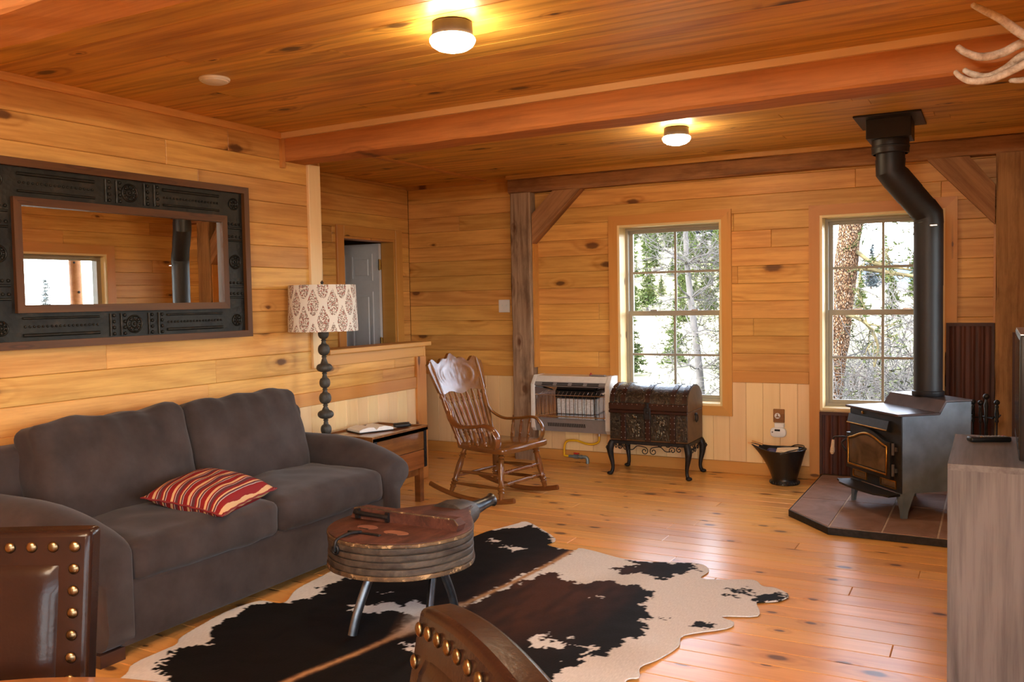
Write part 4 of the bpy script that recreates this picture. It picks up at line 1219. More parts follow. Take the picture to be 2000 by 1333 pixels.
# lid
def dome(z0, hgt, hy_, n=16):
    return [(-hy_, z0)] + [(hy_*cos(pi-pi*k/n), z0+0.055+(hgt-0.055)*sin(pi*k/n)**0.85) for k in range(n+1)] + [(hy_, z0)]
lid = obj('lid', MB().prism(dome(0.238, 0.185, HY), -HX, HX, 'x'), M['embossed'], tk, 40)
for x0, x1 in ((-HX-0.001, -HX+0.012), (HX-0.012, HX+0.002)):
    obj('lid_end', MB().prism(dome(0.237, 0.183, HY-0.002), x0, x1, 'x'), M['trunk_end'], lid, 40)
obj('lid_band', MB().rbox(-HX-0.004, HX+0.002, -HY-0.014, -HY+0.004, 0.238, 0.290, 0.004, 1), M['trunk_wood'], lid)
for x in (-0.285, -0.195, 0.0, 0.195, 0.285):
    d0 = dome(0.238, 0.185, HY+0.006)[1:-1]; d1_ = dome(0.238, 0.185, HY-0.002)[1:-1]
    mb = MB(); vs = []; fs = []
    for i, (a, b) in enumerate(d0):
        vs += [(x-0.018, a, b+0.006), (x+0.018, a, b+0.006), (x-0.018, a*0.97, b-0.004), (x+0.018, a*0.97, b-0.004)]
    for i in range(len(d0)-1):
        a = i*4; b = a+4
        fs += [(a, a+1, b+1, b), (a, b, b+2, a+2), (a+1, a+3, b+3, b+1)]
    st2 = obj('lid_strap', mb.add(vs, fs), M['trunk_wood'], lid, 40)
    sm = MB()
    for i in range(2, len(d0)-2, 2):
        for s_ in (-1, 1): sm.ball((x+s_*0.012, d0[i][0], d0[i][1]+0.007), 0.004, 6, 4)
    obj('studs', sm, M['stud'], st2, 60)
for k in range(15): obj('stud', MB().ball((-0.28+0.04*k, -HY-0.014, 0.282), 0.0045, 6, 4), M['stud'], lid, 60)
lk = MB().rbox(-0.028, 0.028, -HY-0.022, -HY-0.012, 0.170, 0.262, 0.005, 2)
lk.ball((0, -HY-0.022, 0.225), 0.012, 8, 5, (1,0.5,1)); lk.rbox(-0.012, 0.012, -HY-0.028, -HY-0.014, 0.255, 0.300, 0.004, 1)
obj('lock', lk, M['iron'], tk)
hd = MB().tube([(HX+0.012, 0.026*cos(radians(a)), 0.175+0.030*sin(radians(a))) for a in range(0, 360, 30)], 0.005, 6, closed=True)
hd.rbox(HX, HX+0.010, -0.018, 0.018, 0.195, 0.212, 0.002, 1)
obj('ring_handle', hd, M['iron'], tk, 60)

# ================================================================== OUTLET PLATE, CO ALARM, SCUTTLE
M['plate_wood'] = wood('carved_plate_wood', (0.30,0.13,0.035), (0.13,0.05,0.015), knots=0, rough=0.4, ring=0.5, streak=0.6)
op = thing('outlet_plate', 'small brown wooden plate with a white round emblem on wainscot', 'plate', (-1.404, YB, 0.459))
obj('plate', MB().rbox(-0.041, 0.041, -0.012, 0.0, -0.05, 0.05, 0.003, 1), M['plate_wood'], op)
M['off_white'] = plain('off_white_inlay', (0.74,0.72,0.68), 0.5, noise_amt=0.03)
mt = obj('emblem_disc', MB().lathe([(0.021,0.0),(0.021,0.002),(0.0001,0.002)], 24, (-0.010,-0.012,0.0), Matrix.Rotation(pi/2, 3, 'X')), M['off_white'], op)
obj('emblem_figure', MB().prism([(-0.024,-0.007),(-0.014,-0.004),(-0.0125,0.016),(-0.0075,0.016),(-0.006,-0.002),(0.006,-0.006),(0.008,-0.011),(-0.022,-0.012)], -0.0155, -0.0138, 'y'), M['plate_wood'], mt)
co = thing('gas_alarm', 'white rounded plug-in alarm below the wooden outlet plate', 'alarm', (-1.406, YB, 0.337))
body = [(0.058*(abs(cos(a))**0.6)*(1 if cos(a) >= 0 else -1), 0.037*(abs(sin(a))**0.75)*(1 if sin(a) >= 0 else -1)) for a in [2*pi*k/36 for k in range(36)]]
obj('body', MB().prism(body, -0.038, -0.002, 'y', inset=0.008), M['white_plastic'], co, 40)
obj('plug_block', MB().rbox(-0.028, 0.044, -0.030, 0.0, 0.036, 0.070, 0.004, 1), M['white_plastic'], co)
obj('display', MB().rbox(-0.024, 0.016, -0.0405, -0.036, 0.010, 0.024, 0.001, 1), M['black_plastic'], co)
obj('button', MB().lathe([(0.006,0),(0.006,0.003),(0.0001,0.004)], 12, (-0.040,-0.0375,0.002), Matrix.Rotation(pi/2, 3, 'X')), M['heater_grey'], co)

M['scuttle'] = plain('black_enamel', (0.008,0.008,0.009), 0.35, 0.1, noise_amt=0.3, coat=0.3)
cs = thing('coal_scuttle', 'black metal coal scuttle with a wide spout by the wall', 'bucket', (-1.318, 6.53, 0))
prof = [(0.098,0.0),(0.105,0.006),(0.100,0.020),(0.090,0.030),(0.088,0.040)]
n = 36; vs = []; fs = []
rings = []
for r, z in prof: rings.append([(r*cos(2*pi*k/n), r*sin(2*pi*k/n), z) for k in range(n)])
for q in [i/9 for i in range(1, 10)]:
    ring = []
    for k in range(n):
        a = 2*pi*k/n
        r = 0.088+0.062*q
        x, y = r*cos(a), r*sin(a)
        sp_ = max(0.0, -cos(a))**5
        x -= 0.095*q*q*sp_
        y *= 1-0.45*q*sp_
        z = 0.04+0.205*q + 0.035*q*sp_ + 0.012*q*max(0, cos(a))
        ring.append((x, y, z))
    rings.append(ring)
m = len(rings)
inner = [[(x*0.965, y*0.965, z) for x, y, z in rg] for rg in rings[4:]]
allr = rings + inner[::-1]
vs = [p for rg in allr for p in rg]
for i in range(len(allr)-1):
    for k in range(n):
        l = (k+1) % n
        fs.append((i*n+k, i*n+l, (i+1)*n+l, (i+1)*n+k))
fs.append(tuple(range(n-1, -1, -1))); fs.append(tuple((len(allr)-1)*n+k for k in range(n)))
obj('bucket', MB().add(vs, fs), M['scuttle'], cs, 50)
fl_ = MB()
for k in range(28):
    a = 2*pi*k/28
    fl_.ball((0.101*cos(a), 0.101*sin(a), 0.014), 0.006, 6, 4, (1,1,1.8))
obj('foot_beading', fl_, M['scuttle'], cs, 60)
obj('rim', MB().tube([Vector(p) for p in rings[-1]], 0.0045, 6, closed=True), M['scuttle'], cs, 60)
obj('bail_handle', MB().tube(catmull([(0.0, 0.150, 0.235), (0.05, 0.135, 0.262), (0.115, 0.075, 0.272), (0.135, 0.0, 0.272), (0.115, -0.075, 0.268), (0.05, -0.135, 0.256), (0.0,-0.150,0.235)], 5), 0.004, 6), M['scuttle'], cs, 60)
M['cream'] = plain('cream_card', (0.72,0.60,0.42), 0.6)
fb = thing('firestarter_box', 'cream coloured block lying inside the black scuttle', 'box', (-1.292, 6.53, 0.19), radians(6))
fb.rotation_euler = (radians(14), radians(-5), radians(4))
obj('carton', MB().rbox(-0.075, 0.075, -0.045, 0.045, 0.0, 0.062, 0.003, 1), M['cream'], fb)
obj('flap', MB().rbox(-0.074, 0.074, -0.044, 0.005, 0.062, 0.065, 0.001, 1), M['cream'], fb)
M['navy'] = plain('navy_wrapper', (0.012,0.012,0.10), 0.4)
nv = tag(obj('navy_packet', soft(0.035, 0.03, 0.035, 0.015, 6, (0,0,0.004), 0.004, 3, 20), M['navy'], None, 60), 'small navy blue packet inside the black scuttle', 'packet')
nv.location = (-1.405, 6.535, 0.212)
M['handle_wood'] = wood('pale_handle_wood', (0.66,0.36,0.13), (0.45,0.2,0.06), knots=0, rough=0.7, ring=0.2, streak=0.6)  # pale strips stand for the scuttle's wooden handle grip
for k, (y, dx, lab) in enumerate(((6.51, 0.0, 'nearer pale wooden strip of the handle at the scuttle spout'), (6.545, 0.02, 'farther pale wooden strip of the handle at the scuttle spout'))):
    kd = tag(obj('handle_strip', MB().prism([(-0.006,-0.004),(0.006,-0.005),(0.007,0.004),(-0.004,0.005)], -0.04, 0.04, 'x'), M['handle_wood']), lab, 'stick', 'wooden handle strips at the scuttle')
    kd.location = (-1.535+dx, y, 0.276+0.006*k); kd.rotation_euler = (0.2*k, radians(14), radians(4-8*k))

# ================================================================== HEARTH PAD
t = NT('brown_slate_tile')
p, r_ = t.pos()
n1 = t.n('TexNoise', {'Vector': p, 'Scale': 5.0, 'Detail': 7.0, 'Roughness': 0.65, 'Distortion': 0.8}).outputs[0]
col = t.ramp(n1, [(0.3, (0.17,0.095,0.070)), (0.5, (0.25,0.150,0.112)), (0.7, (0.33,0.21,0.165))])
t.bsdf(col, 0.45, 0, 0.4, bump=n1, bs=0.25, bd=0.004)
M['tile'] = t.m
M['grout'] = plain('pale_grout', (0.50,0.40,0.32), 0.9)
HZ = 0.045
hp = thing('hearth_pad', 'brown tiled hearth pad with black edge under the wood stove', 'hearth', (0, 0, 0))
HP = [(-1.10, 6.745), (-1.10, 5.562), (-0.815, 5.217), (0.485, 5.19), (0.485, 6.63), (0.0, 6.63), (0.0, 6.745)]
obj('edge', MB().prism(HP, 0.002, HZ-0.004), M['iron'], hp)
def clip(poly, a, b):
    """keep the left side of a->b"""
    out = []
    for i in range(len(poly)):
        p, q = poly[i], poly[(i+1) % len(poly)]
        sp = (b[0]-a[0])*(p[1]-a[1])-(b[1]-a[1])*(p[0]-a[0])
        sq = (b[0]-a[0])*(q[1]-a[1])-(b[1]-a[1])*(q[0]-a[0])
        if sp >= 0: out.append(p)
        if (sp >= 0) != (sq >= 0):
            t_ = sp/(sp-sq); out.append((p[0]+(q[0]-p[0])*t_, p[1]+(q[1]-p[1])*t_))
    return out
obj('grout_bed', MB().prism([(-1.09, 6.735), (-1.09, 5.568), (-0.812, 5.228), (0.475, 5.201), (0.475, 6.62), (-0.01, 6.62), (-0.01, 6.735)], HZ-0.006, HZ-0.003), M['grout'], hp)
inn = [(-1.088, 6.735), (-1.088, 5.568), (-0.811, 5.230), (0.475, 5.203), (0.475, 6.735)]
for i, (xa, xb) in enumerate(((-1.09,-0.813),(-0.813,-0.533),(-0.533,-0.255),(-0.255,0.025),(0.025,0.30),(0.30,0.48))):
    for (ya, yb) in ((5.19, 5.925), (5.925, 6.36), (6.36, 6.74)):
        g = 0.0055
        if xb > 0.0: yb = min(yb, 6.62)
        poly = [(xa+g, ya+g), (xb-g, ya+g), (xb-g, yb-g), (xa+g, yb-g)]
        for k in range(len(inn)):
            poly = clip(poly, inn[k], inn[(k+1) % len(inn)])
            if len(poly) < 3: break
        if len(poly) >= 3: obj('tile', MB().prism(poly, HZ-0.003, HZ), M['tile'], hp)

# ================================================================== CORRUGATED HEAT SHIELDS
t = NT('rusted_corrugated_metal')
p, r_ = t.pos()
sx_ = t.vmath('MULTIPLY', p, (30, 30, 2.0))
n1 = t.n('TexNoise', {'Vector': sx_, 'Scale': 1.0, 'Detail': 5.0}).outputs[0]
col = t.ramp(n1, [(0.3, (0.030,0.010,0.007)), (0.55, (0.075,0.020,0.011)), (0.8, (0.14,0.045,0.02))])
t.bsdf(col, 0.5, 0.3, 0.4, bump=n1, bs=0.2, bd=0.003)
M['rust'] = t.m
M['rust_trim'] = plain('rust_brown_trim', (0.055,0.018,0.011), 0.55, 0.2)
def shield(label, x0, x1, z0, z1, y):
    r = thing('heat_shield', label, 'panel', ((x0+x1)/2, y, z0), 0, 'rust brown heat shields around the stove')
    w_ = (x1-x0)/2; n_ = int(w_*2/0.006); vs = []; fs = []
    for i in range(n_+1):
        x = -w_+2*w_*i/n_
        d = -0.008-0.006*max(-0.2, sin(2*pi*x/0.058))
        vs += [(x, d, 0.0), (x, d, z1-z0), (x, d+0.003, 0.0), (x, d+0.003, z1-z0)]
    for i in range(n_):
        a = i*4; b = a+4
        fs += [(a, b, b+1, a+1), (a+2, a+3, b+3, b+2), (a+1, b+1, b+3, a+3), (a, a+2, b+2, b)]
    obj('sheet', MB().add(vs, fs), M['rust'], r, 60)
    for (a, b, c_, d) in ((-w_-0.006, w_+0.006, z1-z0-0.018, z1-z0+0.004), (-w_-0.006, -w_+0.012, 0, z1-z0-0.018), (w_-0.012, w_+0.006, 0, z1-z0-0.018)):
        obj('edge_strip', MB().box(a, b, -0.026, -0.001, c_, d), M['rust_trim'], r)
shield('low rust brown metal panel under the window behind the stove', -1.105, -0.292, 0.047, 0.500, YB-0.003)
shield('tall rust brown corrugated panel right of the stove pipe', -0.275, 0.004, 0.047, 1.146, YB-0.026)
shield('rust brown corrugated panel half hidden by the television edge', 0.118, 0.47, 0.0, 1.085, YT-0.004)

# ================================================================== WOOD STOVE
M['stove'] = plain('grey_black_stove_steel', (0.135,0.180,0.215), 0.48, 0.0, noise_amt=0.25, scale=9)
M['stove_top'] = plain('worn_stove_top', (0.075,0.055,0.050), 0.38, 0.5, noise_amt=0.35, scale=7)
M['cast'] = plain('black_cast_iron', (0.022,0.021,0.021), 0.5, 0.4, noise_amt=0.3, scale=40)
M['cast_grey'] = plain('worn_grey_iron', (0.16,0.16,0.165), 0.4, 0.7)
M['gold'] = plain('tarnished_gold_trim', (0.46,0.24,0.045), 0.32, 1.0, noise_amt=0.25)
t = NT('sooty_glass')
p, r_ = t.pos()
n1 = t.n('TexNoise', {'Vector': p, 'Scale': 6.0, 'Detail': 5.0, 'Distortion': 1.0}).outputs[0]
col = t.ramp(n1, [(0.3, (0.035,0.024,0.016)), (0.7, (0.15,0.095,0.055))])
t.bsdf(col, 0.12, 0, 0.6)
M['soot'] = t.m
sv = thing('wood_stove', 'grey steel wood stove with arched gold trimmed glass door', 'stove', (-0.625, 5.778, HZ), radians(-50.3))
HWD = 0.262
prof = [(0.0,0.145),(0.0,0.598),(0.245,0.598),(0.288,0.668),(0.45,0.668),(0.45,0.145)]
obj('body', MB().prism(prof, -HWD, HWD, 'x'), M['stove'], sv)
obj('front_face', MB().box(-HWD+0.002, HWD-0.002, -0.006, 0.001, 0.147, 0.596), M['cast'], sv)
tpm = MB().rbox(-HWD-0.012, HWD+0.006, -0.035, 0.243, 0.598, 0.612, 0.004, 1)
tp2 = obj('top_plate', tpm, M['stove_top'], sv)
obj('step_plate', MB().prism([(0.240,0.6005),(0.286,0.6715),(0.455,0.6715),(0.455,0.681),(0.281,0.681),(0.232,0.6085)], -HWD-0.005, HWD+0.003, 'x'), M['stove_top'], sv)
hood = obj('air_hood', MB().prism([(-0.002,0.560),(-0.002,0.490),(-0.035,0.505),(-0.022,0.560)], -HWD+0.012, HWD-0.10, 'x'), M['cast'], sv)
obj('hood_trim', MB().tube([(-HWD+0.012, -0.036, 0.505), (HWD-0.10, -0.036, 0.505)], 0.004, 6), M['gold'], hood, 60)
obj('thermostat_knob', MB().lathe([(0.010,0),(0.010,0.008),(0.0001,0.010)], 12, (-HWD+0.14, -0.004, 0.578), Matrix.Rotation(pi/2, 3, 'X')), M['gold'], sv, 50)
dx0, dx1, dz0 = -0.250, 0.165, 0.235
def arch(ins):
    pts = [(dx0+ins, dz0+ins), (dx1-ins, dz0+ins)]
    n_ = 24
    for k in range(n_+1):
        x = dx1-ins-(dx1-dx0-2*ins)*k/n_
        q = (x-(dx0+dx1)/2)/((dx1-dx0)/2)
        pts.append((x, 0.418+0.050*(0.5+0.5*cos(pi*min(1, abs(q)*1.05)))**0.8-ins))
    return pts
door = obj('door', MB().prism(arch(-0.020), -0.030, -0.006, 'y', inset=0.003), M['cast'], sv, 35)
obj('door_glass', MB().prism(arch(0.022), -0.0335, -0.029, 'y'), M['soot'], door)
obj('gold_trim', MB().tube([(x, -0.031, z) for x, z in arch(0.008)], 0.0075, 8, closed=True), M['gold'], door, 60)
for z in (0.275, 0.400):
    hg = MB().tube([(0.205, -0.022, z-0.035), (0.205, -0.022, z+0.035)], 0.009, 8)
    hg.box(0.190, 0.225, -0.018, -0.006, z-0.012, z+0.012)
    obj('hinge', hg, M['cast_grey'], sv, 40)
hn = MB().tube(catmull([(-0.245,-0.03,0.405),(-0.255,-0.075,0.412),(-0.285,-0.105,0.405),(-0.290,-0.108,0.385)],5), 0.0055, 8)
hn.tube(catmull([(-0.262,-0.02,0.30),(-0.270,-0.05,0.34),(-0.268,-0.06,0.37),(-0.25,-0.045,0.395)],5), 0.006, 8)
ho = obj('handle', hn, M['cast'], sv, 60)
M['grip'] = wood('pale_turned_grip', (0.62,0.47,0.31), (0.45,0.30,0.18), knots=0, rough=0.5)
obj('grip', MB().spindle((-0.290,-0.108,0.388), (-0.296,-0.112,0.295), [(0,0.007),(0.1,0.009),(0.5,0.011),(0.60,0.014),(0.66,0.012),(0.70,0.015),(0.76,0.012),(0.80,0.015),(0.92,0.012),(1,0.007)], 12), M['grip'], ho, 50)
for (a, b) in ((-0.225, -0.080), (0.062, 0.215)):
    vf = MB()
    for (q0, q1, r0, r1) in ((a, b, 0.163, 0.169), (a, b, 0.206, 0.212), (a, a+0.006, 0.169, 0.206), (b-0.006, b, 0.169, 0.206)): vf.box(q0, q1, -0.012, -0.006, r0, r1)
    vo_ = obj('air_vent', vf, M['gold'], sv)
    obj('vent_slide', MB().box(a+0.01, b-0.01, -0.009, -0.005, 0.171, 0.204), M['soot'], vo_)
lip = []
for k in range(13):
    q = k/12; x = -0.285+0.54*q
    lip.append((x, -0.085-0.035*sin(pi*q)**0.7 - (0.02 if 0.1 < q < 0.9 else 0)))
poly = [(-0.255, 0.0)] + lip + [(0.240, 0.0)]
obj('ash_lip', MB().prism(poly, 0.128, 0.140, 'z'), M['cast'], sv)
for sx in (-1, 1):
    for (yy, sy) in ((0.012, 1), (0.438, -1)):
        x = sx*HWD
        pl1 = [(x, 0.150), (x-sx*0.075, 0.150), (x-sx*0.052, 0.10), (x-sx*0.030, 0.045), (x-sx*0.022, 0.0), (x, 0.0)]
        mb = MB().prism(pl1, yy-0.008*sy-0.003, yy-0.008*sy+0.004, 'y')
        pl2 = [(yy-0.010*sy, 0.150), (yy+sy*0.070, 0.150), (yy+sy*0.045, 0.09), (yy+sy*0.026, 0.04), (yy+sy*0.020, 0.0), (yy-0.010*sy, 0.0)]
        mb.prism(pl2, x-sx*0.006, x+sx*0.001, 'x')
        obj('leg', mb, M['stove'], sv)

# ---- stove pipe
M['pipe'] = plain('matt_black_pipe', (0.010,0.010,0.012), 0.48, 0.0, noise_amt=0.25, scale=12)
pp = thing('stove_pipe', 'matt black stove pipe with offset elbow up to the ceiling box', 'pipe', (0, 0, 0))
lo_, up_ = Vector((-0.350, 6.008, 0)), Vector((-0.553, 5.885, 0))
PR = 0.0825
def seg(a, b, r, name='pipe_section', par=pp):
    mb = MB().tube([a, b], r, 36, cap=False)
    return obj(name, mb, M['pipe'], par, 40)
zc = HZ+0.681
obj('flue_collar', MB().lathe([(0.088, zc-0.001), (0.092, zc+0.004), (0.092, zc+0.03), (0.083, zc+0.034)], 36, lo_, cap=False), M['pipe'], pp, 40)
z1_, z2_ = 1.830, 2.098
seg(lo_+Vector((0,0,zc+0.002)), lo_+Vector((0,0,1.42)), PR)
seg(lo_+Vector((0,0,1.40)), lo_+Vector((0,0,z1_-0.03)), PR+0.0015)
bend = [lo_+Vector((0,0,z1_-0.05)), lo_+Vector((0,0,z1_)), up_+Vector((0,0,z2_)), up_+Vector((0,0,z2_+0.05))]
d_ = (bend[2]-bend[1])
obj('elbow', MB().tube([bend[0], bend[1], bend[1]+d_*0.16], PR+0.003, 36, cap=False), M['pipe'], pp, 25)
seg(bend[1]+d_*0.14, bend[1]+d_*0.50, PR)
seg(bend[1]+d_*0.48, bend[1]+d_*0.86, PR+0.002)
obj('elbow', MB().tube([bend[1]+d_*0.84, bend[2], bend[3]+Vector((0,0,0.02))], PR+0.003, 36, cap=False), M['pipe'], pp, 25)
seg(up_+Vector((0,0,z2_+0.05)), up_+Vector((0,0,2.31)), PR)
obj('collar', MB().lathe([(0.098,2.20),(0.106,2.205),(0.106,2.285),(0.098,2.29)], 36, up_, cap=False), M['pipe'], pp, 40)
obj('collar_ring', MB().lathe([(0.107,2.235),(0.109,2.238),(0.109,2.246),(0.107,2.249)], 36, up_, cap=False), M['pipe'], pp, 40)
cb = MB().rbox(up_.x-0.125, up_.x+0.125, up_.y-0.125, up_.y+0.125, 2.285, 2.405, 0.003, 1)
obj('ceiling_box', cb, M['pipe'], pp)
obj('ceiling_plate', MB().rbox(up_.x-0.185, up_.x+0.185, up_.y-0.235, up_.y+0.235, 2.398, 2.409, 0.002, 1), M['pipe'], pp)
M['damper_key'] = M['steel']
obj('clean_patch', MB().rbox(lo_.x+0.012, lo_.x+0.055, lo_.y-0.092, lo_.y-0.078, 1.755, 1.768, 0.003, 1), M['steel'], pp)

# ---- fire tools
fs_ = thing('tool_stand', 'black iron stand holding the fire tools beside the stove', 'stand', (-0.035, 6.30, HZ))
obj('post', MB().spindle((0,0,0), (0,0,0.645), [(0,0.012),(0.74,0.009),(0.80,0.015),(0.84,0.010),(0.93,0.014),(0.97,0.008),(1,0.006)], 10), M['iron'], fs_, 50)
obj('ball', MB().ball((0,0,0.655), 0.019, 12, 8), M['iron'], fs_, 60)
obj('base', MB().lathe([(0.10,0),(0.10,0.012),(0.03,0.03),(0.012,0.05)], 24), M['iron'], fs_, 50)
hk = MB()
for a in (20, 120, 200, 300):
    hk.tube([(0,0,0.525),(0.075*cos(radians(a)),0.075*sin(radians(a)),0.525),(0.085*cos(radians(a)),0.085*sin(radians(a)),0.54)], 0.005, 6)
obj('hook_arms', hk, M['iron'], fs_, 50)
for (x, y, lab, end) in ((-0.108, 6.285, 'black fire poker handle nearest the stove', 'poker_tip'), (-0.066, 6.25, 'black fire shovel handle left of the stand post', 'shovel_blade'), (0.024, 6.30, 'black fire brush handle right of the stand post', 'brush_head')):
    r = thing('fire_tool', lab, 'fire tool', (x, y, HZ+0.06), 0, 'fire tools on the stand')
    obj('shaft', MB().tube([(0,0,0.02),(0,0,0.44)], 0.005, 8), M['iron'], r, 50)
    obj('handle', MB().spindle((0,0,0.43), (0,0,0.545), [(0,0.006),(0.1,0.012),(0.2,0.008),(0.5,0.013),(0.8,0.008),(0.9,0.012),(1,0.007)], 10).ball((0,0,0.560), 0.017, 10, 8), M['iron'], r, 50)
    if end == 'shovel_blade': obj(end, MB().prism([(-0.04,0.0),(0.04,0.0),(0.045,0.05),(0.012,0.075),(-0.012,0.075),(-0.045,0.05)], -0.003, 0.003, 'y'), M['iron'], r)
    elif end == 'brush_head': obj(end, MB().lathe([(0.026,0.0),(0.022,0.04),(0.008,0.06)], 12), M['iron'], r, 50)
    else: obj(end, MB().tube([(0,0,0.03),(0,0,0.005),(0.02,0,0.0),(0.03,0,0.02)], 0.005, 6), M['iron'], r, 50)

# ================================================================== MEDIA CONSOLE, TV, REMOTE
M['laminate'] = wood('grey_oak_laminate', (0.160,0.143,0.135), (0.056,0.048,0.045), knots=0.12, kx=1.2, ky=3.0, ksize=0.06, rough=0.5, ring=0.45, streak=1.0, var=0.03, bump=0.05, knot=(0.10,0.07,0.055), rings_n=26)
mc = thing('media_console', 'grey oak laminate console at the right edge of the picture', 'console', (-0.135, 3.38, 0))
CW, CD, CH = 0.60, 0.725, 0.77
def lam(name, x0, x1, y0, y1, z0, z1, grain, par=mc):
    o = obj(name, MB().box(x0, x1, y0, y1, z0, z1), M['laminate'], par)
    if grain == 'z': B = Matrix(((0,1,0,x0),(0,0,1,y0),(1,0,0,z0),(0,0,0,1)))
    elif grain == 'y': B = Matrix(((0,0,1,x0),(1,0,0,y0),(0,1,0,z0),(0,0,0,1)))
    else: B = Matrix.Translation((x0,y0,z0))
    o.data.transform(B.inverted()); o.matrix_basis = B
    return o
ep = lam('end_panel', 0.0, CW, 0.0, 0.022, 0.0, CH-0.022, 'z')
lam('end_panel', 0.0, CW, CD-0.022, CD, 0.0, CH-0.022, 'z')
lam('top', 0.0, CW, 0.0, CD, CH-0.022, CH, 'y')
lam('shelf', 0.02, CW-0.02, 0.022, CD-0.022, 0.34, 0.36, 'y')
lam('bottom_panel', 0.02, CW-0.02, 0.022, CD-0.022, 0.05, 0.07, 'y')
lam('back_panel', CW-0.015, CW-0.005, 0.022, CD-0.022, 0.05, CH-0.022, 'z')
dr = lam('cabinet_door', 0.0, 0.018, 0.026, CD/2-0.002, 0.07, CH-0.026, 'z')
dr2 = lam('cabinet_door', 0.0, 0.018, CD/2+0.002, CD-0.026, 0.07, CH-0.026, 'z')

M['screen'] = plain('tv_screen', (0.006,0.006,0.007), 0.10, 0.0, noise_amt=0.05)
tv = thing('television', 'black flat television seen almost edge on at right edge', 'television', (0.085, 3.74, CH))
obj('bezel', MB().rbox(-0.006, 0.035, -0.33, 0.33, 0.018, 0.44, 0.006, 2), M['black_plastic'], tv, 40)
obj('screen', MB().box(-0.0075, -0.005, -0.315, 0.315, 0.055, 0.425), M['screen'], tv)
obj('silver_edge', MB().box(-0.004, 0.030, -0.325, 0.325, 0.440, 0.444), M['steel'], tv)
obj('stand_neck', MB().box(0.010, 0.028, -0.05, 0.05, 0.012, 0.06), M['black_plastic'], tv)
obj('stand_foot', MB().rbox(0.0, 0.10, -0.14, 0.14, 0.0, 0.013, 0.004, 1), M['black_plastic'], tv)
rm = thing('remote_control', 'black remote control lying on the grey console', 'remote', (-0.005, 3.945, CH), radians(24))
obj('body', MB().rbox(-0.085, 0.07, -0.023, 0.023, 0.0, 0.020, 0.007, 3), M['black_plastic'], rm, 50)
M['button'] = plain('grey_rubber_button', (0.16,0.16,0.17), 0.6)
for i in range(9):
    for j in range(3):
        m_ = M['red_plastic'] if (i == 8 and j == 2) else (M['brass'] if (i == 1 and j == 0) else M['button'])
        obj('button', MB().rbox(-0.058+0.013*i, -0.050+0.013*i, -0.016+0.012*j, -0.008+0.012*j, 0.019, 0.0222, 0.001, 1), m_, rm)

# ================================================================== ANTLERS on the main beam
t = NT('weathered_antler')
p, r_ = t.pos()
n1 = t.n('TexNoise', {'Vector': t.vmath('MULTIPLY', p, (1,1,1)), 'Scale': 28.0, 'Detail': 6.0, 'Roughness': 0.7}).outputs[0]
col = t.ramp(n1, [(0.30, (0.34,0.25,0.18)), (0.50, (0.64,0.55,0.45)), (0.66, (0.84,0.79,0.71))])
t.bsdf(col, 0.6, 0, 0.3, bump=n1, bs=0.4, bd=0.004)
M['antler'] = t.m
an = thing('antlers', 'bleached elk antlers mounted on the main ceiling beam at right', 'antlers', (0, 0, 0))
obj('mount_plaque', MB().prism([(0.30,2.14),(0.42,2.14),(0.45,2.26),(0.42,2.40),(0.30,2.40),(0.27,2.26)], 4.085, 4.115, 'y', inset=0.006), M['trunk_wood'], an, 40)
def tine(name, pts, r0, r1):
    cp = catmull(pts, 6); n_ = len(cp)
    rad = [r1+(r0-r1)*((i/(n_-1))**0.7) for i in range(n_)]
    rad[0] = 0.0025
    return obj(name, MB().tube(cp, rad, 10), M['antler'], an, 60)
tine('tine', [(-0.075,3.62,2.383),(-0.037,3.63,2.358),(0.02,3.65,2.322),(0.092,3.70,2.268),(0.20,3.80,2.23)], 0.019, 0.008)
tine('tine', [(-0.13,3.88,2.306),(-0.10,3.88,2.278),(-0.048,3.88,2.253),(0.021,3.88,2.256),(0.096,3.88,2.285),(0.20,3.90,2.30)], 0.019, 0.011)
tine('tine', [(-0.108,3.90,2.219),(-0.073,3.90,2.195),(-0.021,3.90,2.180),(0.038,3.90,2.202),(0.097,3.90,2.242),(0.22,3.92,2.28)], 0.018, 0.009)
tine('tine', [(-0.136,3.86,2.208),(-0.112,3.86,2.180),(-0.073,3.86,2.160),(-0.004,3.86,2.161),(0.095,3.86,2.199),(0.22,3.88,2.26)], 0.017, 0.008)
tine('tine', [(0.047,3.92,2.160),(0.097,3.92,2.155),(0.147,3.92,2.173),(0.22,3.93,2.24)], 0.016, 0.008)
mbm = MB().tube(catmull([(0.17,3.78,2.235),(0.22,3.86,2.25),(0.27,3.94,2.26),(0.32,4.04,2.265),(0.345,4.09,2.265)],6), [0.024]*25, 12)
mbm.ball((0.335,4.05,2.265), 0.04, 12, 8)
obj('main_beam', mbm, M['antler'], an, 60)
